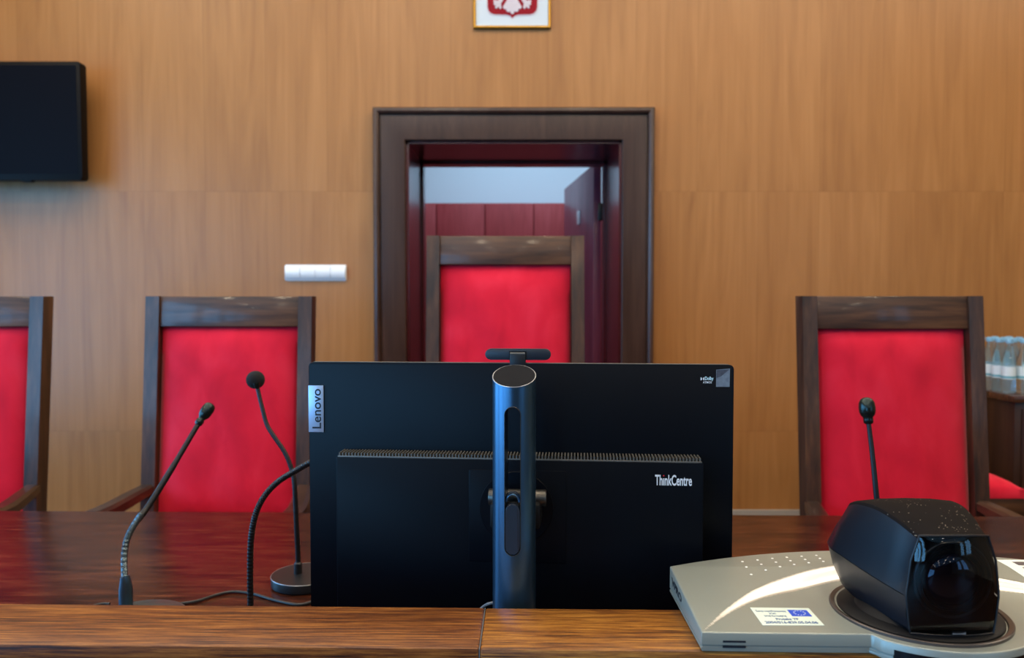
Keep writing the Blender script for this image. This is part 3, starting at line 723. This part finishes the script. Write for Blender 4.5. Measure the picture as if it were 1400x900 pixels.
for i in range(nx):
    for j in range(ny):
        f = bm.faces.new((G[i][j], G[i+1][j], G[i+1][j+1], G[i][j+1])); c_ = f.calc_center_median()
        ya = interp(ARC, abs(c_.x)); w_ = .0225 * min(1, (1 - abs(c_.x)/HXW) * 1.9) + .0006
        if ya - w_ < c_.y < ya: f.material_index = 1  # sloping band gets the paler silver as a painted highlight
edge = [G[i][0] for i in range(nx+1)] + [G[nx][j] for j in range(1, ny+1)] + [G[i][ny] for i in range(nx-1, -1, -1)] + [G[0][j] for j in range(ny-1, 0, -1)]
n_ = len(edge); prev = edge
def offs(dout, z_or):
    out_ = []
    for k_, v in enumerate(edge):
        a_, b_ = edge[k_-1].co, edge[(k_+1) % n_].co; tn = Vector((b_.x-a_.x, b_.y-a_.y, 0)).normalized(); nn = Vector((tn.y, -tn.x, 0))
        z = z_or(v.co.z); out_.append(bm.verts.new((v.co.x + nn.x*dout, v.co.y + nn.y*dout, z)))
    return out_
for dout, zf in ((.0006, lambda z: z-.0004), (.0011, lambda z: z-.0013), (.0012, lambda z: .0075), (.0002, lambda z: .0068), (.0002, lambda z: .0062)):
    ring_ = offs(dout, zf)
    for k_ in range(n_): bm.faces.new((prev[k_], ring_[k_], ring_[(k_+1) % n_], prev[(k_+1) % n_]))
    prev = ring_
bm.faces.new(prev[::-1])
body = mesh('base_housing', bm, [M['silver'], M['bevel']], vc, sharp=40)
bm = bmesh.new()
outline = [(v[0], v[1]) for v in [(-HXW + 2*HXW*i/nx, front(-HXW + 2*HXW*i/nx)) for i in range(0, nx+1, 2)]] + [(HXW - 2*HXW*i/nx, rear(HXW - 2*HXW*i/nx)) for i in range(0, nx+1, 2)]
xy = Matrix(((1, 0, 0, 0), (0, 0, 1, 0), (0, 1, 0, 0), (0, 0, 0, 1)))
prism(bm, outline, .0008, .0062, mat4=xy); prism(bm, [(x*1.004, y*1.004) for x, y in outline], .0022, .0048, .0004, mat4=xy); mesh('base_tray', bm, M['silver'], vc, sharp=30)
# dimples in rows behind the arc, the light they catch painted white
bm = bmesh.new()
dots = [((97,188),(230,174),(360,160),(487,150),(617,141),(747,133)), ((131,234),(263,212),(391,193),(519,180),(648,169),(778,160)), ((174,287),(302,256),(427,232),(552,213),(680,198),(808,186))]
DX, DY = [], []
pd = [[atz(1000 + x/6.43, 740 + y/6.43, LZ+.031) - VC for x, y in r] for r in dots]
for ri, r in enumerate(pd):
    for p_ in r:
        for sx in (1,):
            lathe(bm, [(.0015, -.0004), (.0015, .0003), (.0012, .0005), (0, .0005)], (sx*p_.x, p_.y, top(p_.x, p_.y)), 10)
mesh('dimple_pattern', bm, M['dot'], body)['label'] = 'rows of painted dimple glints'
# front slots, front black visor under the bump, side lettering
bm = bmesh.new()
for py in (878.5, 885.8):
    a, b = on_y(vc, 989, py, FYD-.004), on_y(vc, 1020, py+1, FYD-.004)
    x0, x1 = a.x, b.x; z = a.z
    cpts = [(x0 + (x1-x0)*j/10, front(x0 + (x1-x0)*j/10) - .0010, z) for j in range(11)]
    tube(bm, cpts, 1, prof=[(-.0006, -.0009), (.0006, -.0009), (.0006, .0009), (-.0006, .0009)])
mesh('speaker_slot', bm, M['ink'], body)
bm = bmesh.new(); pts = []
for j in range(41):
    x = -.066 + .132*j/40; pts.append((x, front(x) - .0002))
n2 = len(pts); lo = [bm.verts.new((x, y-.0018, .0035)) for x, y in pts]; hi = [bm.verts.new((x, y-.0018, .0128)) for x, y in pts]
lo2 = [bm.verts.new((x, y+.004, .0035)) for x, y in pts]; hi2 = [bm.verts.new((x, y+.004, .0128)) for x, y in pts]
for j in range(n2-1):
    bm.faces.new((lo[j], lo[j+1], hi[j+1], hi[j])); bm.faces.new((hi[j], hi[j+1], hi2[j+1], hi2[j])); bm.faces.new((lo[j+1], lo[j], lo2[j], lo2[j+1])); bm.faces.new((lo2[j+1], lo2[j], hi2[j], hi2[j+1]))
bm.faces.new((lo[0], hi[0], hi2[0], lo2[0])); bm.faces.new((hi[-1], lo[-1], lo2[-1], hi2[-1]))
mesh('sensor_visor', bm, M['black_gloss'], body)
bm = text_bm('VPRO', 0, .052, 0, .0085, .0003, .03)
remap(bm, lambda x, y, d_: (-HXW-.0012-d_, .078 - x, .0155 + y - .0005*0 - x*.05)); mesh('side_lettering', bm, M['ink'], body)
# sticker with flag
sx0, sx1, sy0, sy1 = -.1775, -.1165, -.0475, -.006
def on_top(dz): return lambda x, y, d_: (x, y, top(x, y) + dz + d_)
def slab(x0, x1, y0, y1, dz, th, nx=14, ny=10, skew=0):
    bm = bmesh.new(); gg = []
    for lay in (0, 1): gg.append([[bm.verts.new((x0+(x1-x0)*i/nx, y0+(y1-y0)*j/ny, top(x0+(x1-x0)*i/nx, y0+(y1-y0)*j/ny) + dz + lay*th)) for j in range(ny+1)] for i in range(nx+1)])
    for lay in (0, 1):
        for i in range(nx):
            for j in range(ny):
                g = gg[lay]; f = (g[i][j], g[i+1][j], g[i+1][j+1], g[i][j+1]); bm.faces.new(f if lay else f[::-1])
    a_, b_ = gg
    for i in range(nx): bm.faces.new((a_[i][0], a_[i+1][0], b_[i+1][0], b_[i][0])); bm.faces.new((a_[i+1][ny], a_[i][ny], b_[i][ny], b_[i+1][ny]))
    for j in range(ny): bm.faces.new((a_[0][j+1], a_[0][j], b_[0][j], b_[0][j+1])); bm.faces.new((a_[nx][j], a_[nx][j+1], b_[nx][j+1], b_[nx][j]))
    return bm
st = mesh('project_sticker', slab(sx0, sx1, sy0, sy1, .00005, .0003), M['sticker'], vc)
SW, SH_ = sx1-sx0, sy1-sy0
def T(s, u0, u1, v0, v1, mat, bold=0): 
    bm = text_bm(s, sx0+SW*u0, sx0+SW*u1, sy0+SH_*v0, sy0+SH_*v1, .00015, bold); remap(bm, on_top(.0004)); return mesh('sticker_lettering', bm, mat, st)
T('Zakup wsp\u00f3\u0142finansowany', .05, .56, .71, .84, M['blue_ink']); T('przez', .25, .36, .58, .68, M['blue_ink']); T('Uni\u0119 Europejsk\u0105', .14, .50, .44, .56, M['blue_ink'])
T('Projekt TF', .29, .66, .25, .385, M['blue_ink'], .025); T('2004/016-829.05.04.06', .07, .93, .085, .215, M['blue_ink'], .025)
fl = mesh('sticker_flag', slab(sx0+SW*.60, sx0+SW*.93, sy0+SH_*.50, sy0+SH_*.87, .0004, .00015, 8, 8), M['flag'], st)
bm = bmesh.new()
for k_ in range(12):
    a_ = 2*math.pi*k_/12; sxx, syy = sx0+SW*.765 + .0056*math.cos(a_), sy0+SH_*.685 + .0052*math.sin(a_)
    prism(bm, [(sxx + (.0009 if j % 2 == 0 else .0004)*math.sin(j*math.pi/5), syy + (.0009 if j % 2 == 0 else .0004)*math.cos(j*math.pi/5)) for j in range(10)], top(sxx, syy)+.0005, top(sxx, syy)+.0008, mat4=xy)
mesh('flag_stars', bm, M['white_ink'], fl)
# paper label at right rear
lq = [atz(px, py, LZ+.0318) - VC for px, py in ((1366, 772), (1398, 798))]
lx0 = lq[0].x - .006; ly1 = .112; ly0 = lq[1].y + .004
lab = mesh('paper_label', slab(lx0+.012, lx0+.085, ly0, ly1, .0001, .0003), M['paper'], vc)
bm = slab(lx0+.026, lx0+.08, ly0+.022, ly1-.007, .0004, .0001, 8, 4); mesh('label_print', bm, M['holo_dark'], lab)
# turntable and camera head
HX = -.0065; ZT = .0215
bm = bmesh.new(); lathe(bm, [(.0850, -.008), (.0850, .0008), (.0838, .0014), (.080, .0004), (.077, -.004), (.077, -.008)], (HX, -.0125, ZT), 96); mesh('well_ring', bm, M['well'], vc)
bm = bmesh.new(); lathe(bm, [(0, -.006), (.0775, -.006), (.0775, .0005), (.075, .002), (0, .002)], (HX, -.0125, ZT), 96); tt = mesh('turntable', bm, M['black_matte'], vc)
hd = mesh('head_pedestal', lathe(bmesh.new(), [(.062, 0), (.055, .006), (.050, .008), (0, .008)], (HX, -.0125, ZT+.0005), 64), M['black_matte'], vc)
FYH = -.074
def key(tab, t_):
    for i in range(len(tab)-1):
        if t_ <= tab[i+1][0] or i == len(tab)-2:
            p0, p1_, p2_, p3 = tab[max(i-1, 0)], tab[i], tab[i+1], tab[min(i+2, len(tab)-1)]
            u = (t_-p1_[0])/(p2_[0]-p1_[0]); u = min(1, max(0, u))
            return [.5*((2*b)+(c_-a_)*u+(2*a_-5*b+4*c_-d_)*u*u+(-a_+3*b-3*c_+d_)*u**3) for a_, b, c_, d_ in zip(p0[1:], p1_[1:], p2_[1:], p3[1:])]
#          t      at     am     ab    ztop   zmid   zbot
SEC = [(0, .0330, .0440, .0410, .1180, .0590, .0245),
       (.03, .0395, .0520, .0470, .1260, .0615, .0245),
       (.06, .0455, .0605, .0530, .1300, .0650, .0248),
       (.09, .0510, .0680, .0580, .1275, .0690, .0255),
       (.11, .0520, .0715, .0580, .1205, .0710, .0270),
       (.128, .0460, .0670, .0530, .1075, .0725, .0320),
       (.140, .0330, .0500, .0350, .0920, .0730, .0420)]
ts = [.140*i/28 for i in range(29)]
def half_up(s_): 
    at_, am, ab, zt_, zm, zb_ = s_
    return [(0, zt_+.0035), (at_*.5, zt_+.0028), (at_-.004, zt_+.0006), (at_-.0012, zt_-.0006), (at_+.0004, zt_-.0035), (at_*.5+am*.5+.0015, zt_*.5+zm*.5), (am, zm+.0007)]
def half_lo(s_):
    at_, am, ab, zt_, zm, zb_ = s_
    return [(am-.0006, zm-.0004), (am*.5+ab*.5+.001, zm*.5+zb_*.5), (ab, zb_+.004), (ab-.004, zb_), (0, zb_)]
s_ = s0_ = key(SEC, 0)
def wx(v):                                  # half width of the window at height 0..1
    zb_, zm, zt_ = s_[5], s_[4], s_[3]; z = zb_ + (zt_-zb_)*v
    tab = [(0, s_[2]-.0015), (.12, s_[2]+.0005), (.40, s_[1]), (.75, s_[1]*.55+s_[0]*.45+.0012), (1, s_[0]-.0005)]
    for i in range(4):
        if v <= tab[i+1][0]: u = (v-tab[i][0])/(tab[i+1][0]-tab[i][0]); return tab[i][1]*(1-u)+tab[i+1][1]*u, z
    return tab[-1][1], z
def shell(half, name, mats, topmat=None):
    bm = bmesh.new(); rings = []
    for t_ in ts:
        h_ = half(key(SEC, t_)); full = [(-x, z) for x, z in h_[::-1][:-1]] + h_ if abs(h_[0][0]) < 1e-9 else h_ + [(-x, z) for x, z in h_[::-1][1:]]
        k0 = max(0, 1 - t_/.03)**1.5
        def fy_(x, z):
            v = min(1, max(0, (z - s0_[5])/(s0_[3] - s0_[5]))); return -.0135*(1 - min(1, abs(x)/wx(v)[0])**2)*(.45+.55*math.sin(math.pi*v)**.5)*k0
        rings.append([bm.verts.new((x + HX, FYH + t_ + fy_(x, z), z)) for x, z in full])
    m_ = len(rings[0])
    for a_, b_ in zip(rings, rings[1:]):
        for j in range(m_-1):
            f = bm.faces.new((a_[j], a_[j+1], b_[j+1], b_[j]))
            if topmat and 2 <= j < m_-3: f.material_index = 1
    bm.faces.new(rings[-1][::-1])
    return mesh(name, bm, mats, hd_root, sharp=28)
hd_root = tt
up_ = shell(half_up, 'upper_shell', [M['navy_shell'], M['dust_top']], True)
lo_ = shell(half_lo, 'lower_shell', [M['navy_shell']])
# inner front plate, lens ring, lens, window
def win_pt(u, v, off=0):
    w0, z = wx(v); y = FYH - .0135*(1-u*u)*(.45+.55*math.sin(math.pi*min(1, max(0, v)))**.5) - .001 - off
    return (u*w0 + HX, y, z + (.002*(1-u*u) if v > .95 else 0))
def win_grid(off, ins=0):
    bm = bmesh.new(); g = [[bm.verts.new(win_pt((2*i/24-1)*(1-ins), ins/2 + (1-ins)*j/28, off)) for i in range(25)] for j in range(29)]
    for j in range(28):
        for i in range(24): bm.faces.new((g[j][i], g[j][i+1], g[j+1][i+1], g[j+1][i]))
    return bm
bm = bmesh.new(); prism(bm, [(wx(j/20)[0]-.001, wx(j/20)[1]) for j in range(21)] + [(-wx(1-j/20)[0]+.001, wx(1-j/20)[1]) for j in range(21)], FYH+.004, FYH+.008, mat4=Matrix.Translation((HX, 0, 0))); mesh('inner_plate', bm, M['black_matte'], tt)
win = mesh('front_window', win_grid(0), M['glass_dark'], tt, sharp=60)
bord = [win_pt(-1, j/16) for j in range(17)] + [win_pt(-1+2*j/16, 1) for j in range(1, 17)] + [win_pt(1, 1-j/16) for j in range(1, 17)] + [win_pt(1-2*j/16, 0) for j in range(1, 16)]
bm = bmesh.new(); tube(bm, bord, .0011, 6, closed=True); mesh('window_trim', bm, M['black_shell'], tt)
zl = .0745
bm = bmesh.new(); tube(bm, [(.036*math.cos(a_)+HX+.002, FYH+.0035, zl+.036*math.sin(a_)) for a_ in (2*math.pi*k_/64 for k_ in range(64))], .0019, 10, closed=True); mesh('lens_ring', bm, M['hinge'], tt)
bm = bmesh.new(); lathe(bm, [(.033, -.006), (.030, .001), (.028, -.001), (.025, -.003)], (HX+.002, FYH+.0035, zl), 48, Matrix.Rotation(R(90), 4, 'X')); mesh('lens_barrel', bm, M['black_shell'], tt)
bm = bmesh.new(); lathe(bm, [(.026*math.cos(R(a_)), .008*math.sin(R(a_))) for a_ in range(0, 91, 10)], (HX+.002, FYH+.003, zl), 48, Matrix.Rotation(R(90), 4, 'X')); mesh('lens', bm, M['lens'], tt)
bm = bmesh.new(); b_ = win_pt(-.1, .012, .0006); c_ = win_pt(.22, .012, .0006)
box(bm, b_[0], c_[0], min(b_[1], c_[1])-.0004, max(b_[1], c_[1])+.0012, b_[2]+.0008, b_[2]+.0036); mesh('window_badge', bm, M['rim'], tt)['label'] = 'small silver badge'

# ------------------------------------------------------------------ microphones
def tw(root): 
    m_ = root_matrix(root).inverted(); return lambda v: m_ @ Vector(v)
# left: low base, braided flex, dark tube, slim head
m1 = empty('gooseneck_microphone', (-.66, 1.37, TZ), label='leftmost gooseneck microphone with slim metal head and cone socket', cat='microphone')
w_ = tw(m1)
bm = bmesh.new(); lathe(bm, [(0, 0), (.074, 0), (.078, .003), (.077, .006), (.060, .010), (.035, .013), (0, .014)], (.018, -.042, 0), 48); mesh('base', bm, M['base_green'], m1)
p = [w_(at(172, 823, 1.36)), w_(at(172, 806, 1.36)), w_(at(171.5, 792, 1.36)), w_(at(170.5, 788, 1.36))]
bm = bmesh.new(); p[0].z = .004; tube(bm, p, [.0118, .0116, .0088, .0078], 20); mesh('socket', bm, M['socket'], m1)
fl_ = smooth_path([w_(at(170.5, 790, 1.36)), w_(at(170, 762, 1.365)), w_(at(173, 740, 1.375)), w_(at(181, 722, 1.39)), w_(at(193, 704, 1.41))], 40)
bm = bmesh.new(); tube(bm, fl_, [.0056 + .0005*math.sin(i*1.9) for i in range(len(fl_))], 12); mesh('flex_neck', bm, M['braid'], m1)
bm = bmesh.new(); tube(bm, smooth_path([w_(at(188, 711, 1.405)), w_(at(205, 689, 1.43)), w_(at(236, 639, 1.47)), w_(at(271, 580, 1.52))], 6), [.0066]*4 + [.0058]*9 + [.005]*6, 12); mesh('stem', bm, M['goose'], m1)
a, b = w_(at(270, 581, 1.52)), w_(at(289.5, 552, 1.54)); d_ = (b-a)
bm = bmesh.new(); tube(bm, [a + d_*t_ for t_ in (0, .05, .2, .28, .36, .42, .55, .75, .9, .97, 1)], [.006, .0075, .0078, .0062, .0085, .0105, .0118, .0120, .0105, .0075, .003], 20); mesh('microphone_head', bm, M['mic_gloss'], m1, sharp=50)
tz_ = TZ + .003
cb_ = [atz(245, 826, tz_), atz(270, 822, tz_), atz(295, 814, tz_), atz(318, 809.5, tz_), atz(345, 812, tz_), atz(372, 820, tz_), atz(405, 827, tz_), atz(424, 824, tz_), atz(440, 816, tz_), atz(470, 812, tz_)]
bm = bmesh.new(); tube(bm, smooth_path([w_(v) for v in cb_], 8), .0028, 8); mesh('cord', bm, M['cable'], m1)
cb_ = [atz(150, 826, tz_), atz(140, 826, tz_), atz(128, 829, tz_), atz(110, 836, tz_)]
bm = bmesh.new(); tube(bm, smooth_path([w_(v) for v in cb_], 6), .0028, 8); mesh('cord', bm, M['cable'], m1)
# foam ball microphone on a round disc base
bc = atz(409, 801, TZ+.012)
m2 = empty('desk_microphone', (bc.x, 1.50, TZ), label='black microphone with foam ball head on a round disc base', cat='microphone')
w_ = tw(m2)
bm = bmesh.new(); lathe(bm, [(0, 0), (.060, 0), (.064, .003), (.064, .017), (.063, .0195), (0, .0215)], seg=64); bb_ = mesh('base', bm, M['black_shell'], m2)
bm = bmesh.new(); tube(bm, [(.0637*math.cos(a_), .0637*math.sin(a_), .0188) for a_ in (2*math.pi*k_/64 for k_ in range(64))], .0009, 6, closed=True); mesh('base_rim', bm, M['rim'], bb_)
bm = bmesh.new(); lathe(bm, [(.008, .02), (.0075, .04), (.0052, .043), (0, .043)], (w_(at(407.5, 783, 1.50)).x, 0, 0), 20); mesh('stem_socket', bm, M['black_shell'], m2)
g = smooth_path([(w_(at(407.5, 783, 1.50)).x, 0, .02), w_(at(407.5, 760, 1.50)), w_(at(405.5, 720, 1.5)), w_(at(403, 668, 1.505)), w_(at(399.5, 645, 1.51)), w_(at(390, 620, 1.515)), w_(at(374, 596, 1.52)), w_(at(365, 581, 1.525)), w_(at(359, 560, 1.53)), w_(at(351, 527, 1.54))], 14)
bm = bmesh.new(); tube(bm, g, [.0052 - .0012*i/len(g) + .00025*math.sin(i*2.1) for i in range(len(g))], 12); mesh('stem', bm, M['goose'], m2)
hc = w_(at(349.3, 519.5, 1.55)); bm = bmesh.new(); bmesh.ops.create_icosphere(bm, subdivisions=4, radius=.0180, matrix=Matrix.Translation(hc)); mesh('foam_ball', bm, M['foam'], m2)
bm = bmesh.new(); e0, e1_ = w_(at(351.5, 531, 1.535)), w_(at(350.3, 523, 1.533)); tube(bm, [e0, e0*.5+e1_*.5, e1_], [.0048, .0062, .0066], 14); mesh('head_collar', bm, M['mic_gloss'], m2)
# gooseneck passing behind the computer
m3 = empty('gooseneck_microphone', (at(343, 800, 1.25).x, 1.25, TZ), label='gooseneck microphone bending behind the computer, its head hidden', cat='microphone')
w_ = tw(m3)
bm = bmesh.new(); lathe(bm, [(0, 0), (.058, 0), (.060, .004), (.058, .012), (.03, .020), (0, .021)], seg=40); mesh('base', bm, M['black_shell'], m3)
p0 = w_(at(342.5, 826, 1.25))
g = smooth_path([(p0.x, 0, .015), p0, w_(at(342, 780, 1.25)), w_(at(343.5, 735, 1.25)), w_(at(350, 702, 1.25)), w_(at(362, 678, 1.25)), w_(at(380, 659, 1.25)), w_(at(402, 645, 1.25)), w_(at(425, 632, 1.245)), w_(at(465, 612, 1.235)), w_(at(500, 597, 1.23))], 34)
bm = bmesh.new(); tube(bm, g, [.0049 + .0004*math.sin(i*1.7) for i in range(len(g))], 12); mesh('flex_neck', bm, M['goose'], m3)
a, b = w_(at(498, 598, 1.23)), w_(at(535, 584, 1.22)); d_ = b-a
bm = bmesh.new(); tube(bm, [a + d_*t_ for t_ in (0, .1, .3, .4, .7, .95, 1)], [.005, .0075, .008, .011, .012, .009, .003], 16); mesh('microphone_head', bm, M['mic_gloss'], m3)
# right microphone behind the conference unit
m4 = empty('gooseneck_microphone', (at(1206, 700, 1.45).x, 1.45, TZ), label='straight gooseneck microphone rising behind the video camera head', cat='microphone')
w_ = tw(m4)
bm = bmesh.new(); lathe(bm, [(0, 0), (.058, 0), (.060, .004), (.058, .012), (.03, .020), (0, .021)], seg=40); mesh('base', bm, M['black_shell'], m4)
bm = bmesh.new(); tube(bm, smooth_path([(0, 0, .015), (-.002, .0, .1), w_(at(1198, 676, 1.46)), w_(at(1193, 625, 1.475)), w_(at(1187.5, 578, 1.49))], 8), lambda u: .0058-.0016*u, 14); mesh('stem', bm, M['goose'], m4)
a, b = w_(at(1187.6, 580, 1.49)), w_(at(1184, 543.5, 1.50)); d_ = b-a
bm = bmesh.new(); tube(bm, [a + d_*t_ for t_ in (0, .04, .16, .24, .34, .46, .62, .8, .92, .98, 1)], [.006, .0085, .009, .0088, .0128, .0148, .0152, .0142, .0110, .007, .003], 24); mesh('microphone_head', bm, M['mic_gloss'], m4, sharp=50)

# ------------------------------------------------------------------ lights
def area(name, loc, rot, sx, sy, power, col):
    l = bpy.data.lights.new(name, 'AREA'); l.shape = 'RECTANGLE'; l.size = sx; l.size_y = sy; l.energy = power; l.color = col
    o = bpy.data.objects.new(name, l); COL.objects.link(o); o.location = loc; o.rotation_euler = rot; return o
DAY = (.12, .50, 1.0)
for a, b in WIN: area('daylight', (XL-.2, (a+b)/2, 1.475), (0, R(-90), 0), 2.15, b-a, 80, DAY)
for a, b in RWIN: area('daylight', (XR+.22, (a+b)/2, 2.12), (0, R(90), 0), 2.4, b-a, 30, DAY)
WARM = (1.0, .80, .55)
for x in (-2.7, -.9, .9, 2.7):
    for y in (-6.5, -3.6, -1.2, .6):
        lp = mesh('ceiling_lamp', lathe(bmesh.new(), [(.13, .0), (.13, -.012), (.115, -.012), (.11, -.006), (0, -.006)], (x, y, ZC), 24), M['lamp'])
        tag(lp, 'round white recessed ceiling downlight above the courtroom', 'ceiling lamp', 'ceiling downlights')
        o = area('lamp_light', (x, y, ZC-.02), (0, 0, 0), .22, .22, 9 if y < -2 else 17, WARM)
for x in (-2.3, -.4, 1.5, 3.4):
    for y in (1.9, 2.4, 2.9):
        lp = empty('ceiling_luminaire', (x, y, ZC), label='long rectangular ceiling luminaire above the judges chairs', cat='ceiling lamp', group='ceiling luminaires')
        bm = bmesh.new(); box(bm, -.85, .85, -.16, .16, -.05, 0, .004); mesh('housing', bm, M['window_white'], lp)
        mesh('diffuser', B(-.83, .83, -.14, .14, -.053, -.048), M['lamp'], lp)
        area('luminaire_light', (x, y, ZC-.06), (0, 0, 0), 1.66, .28, 2.4, WARM)
area('back_room_light', (.2, 5.7, 3.15), (0, 0, 0), 2.0, 1.2, 46, (.5, .78, 1))
wd = bpy.data.worlds.new('sky'); SC.world = wd; wd.use_nodes = True
wd.node_tree.nodes['Background'].inputs[0].default_value = (.55, .75, 1, 1); wd.node_tree.nodes['Background'].inputs[1].default_value = 1.0
vs_ = SC.view_settings; vs_.view_transform = 'Standard'; vs_.look = 'None'; vs_.gamma = 1; vs_.exposure = .15; vs_.use_curve_mapping = False
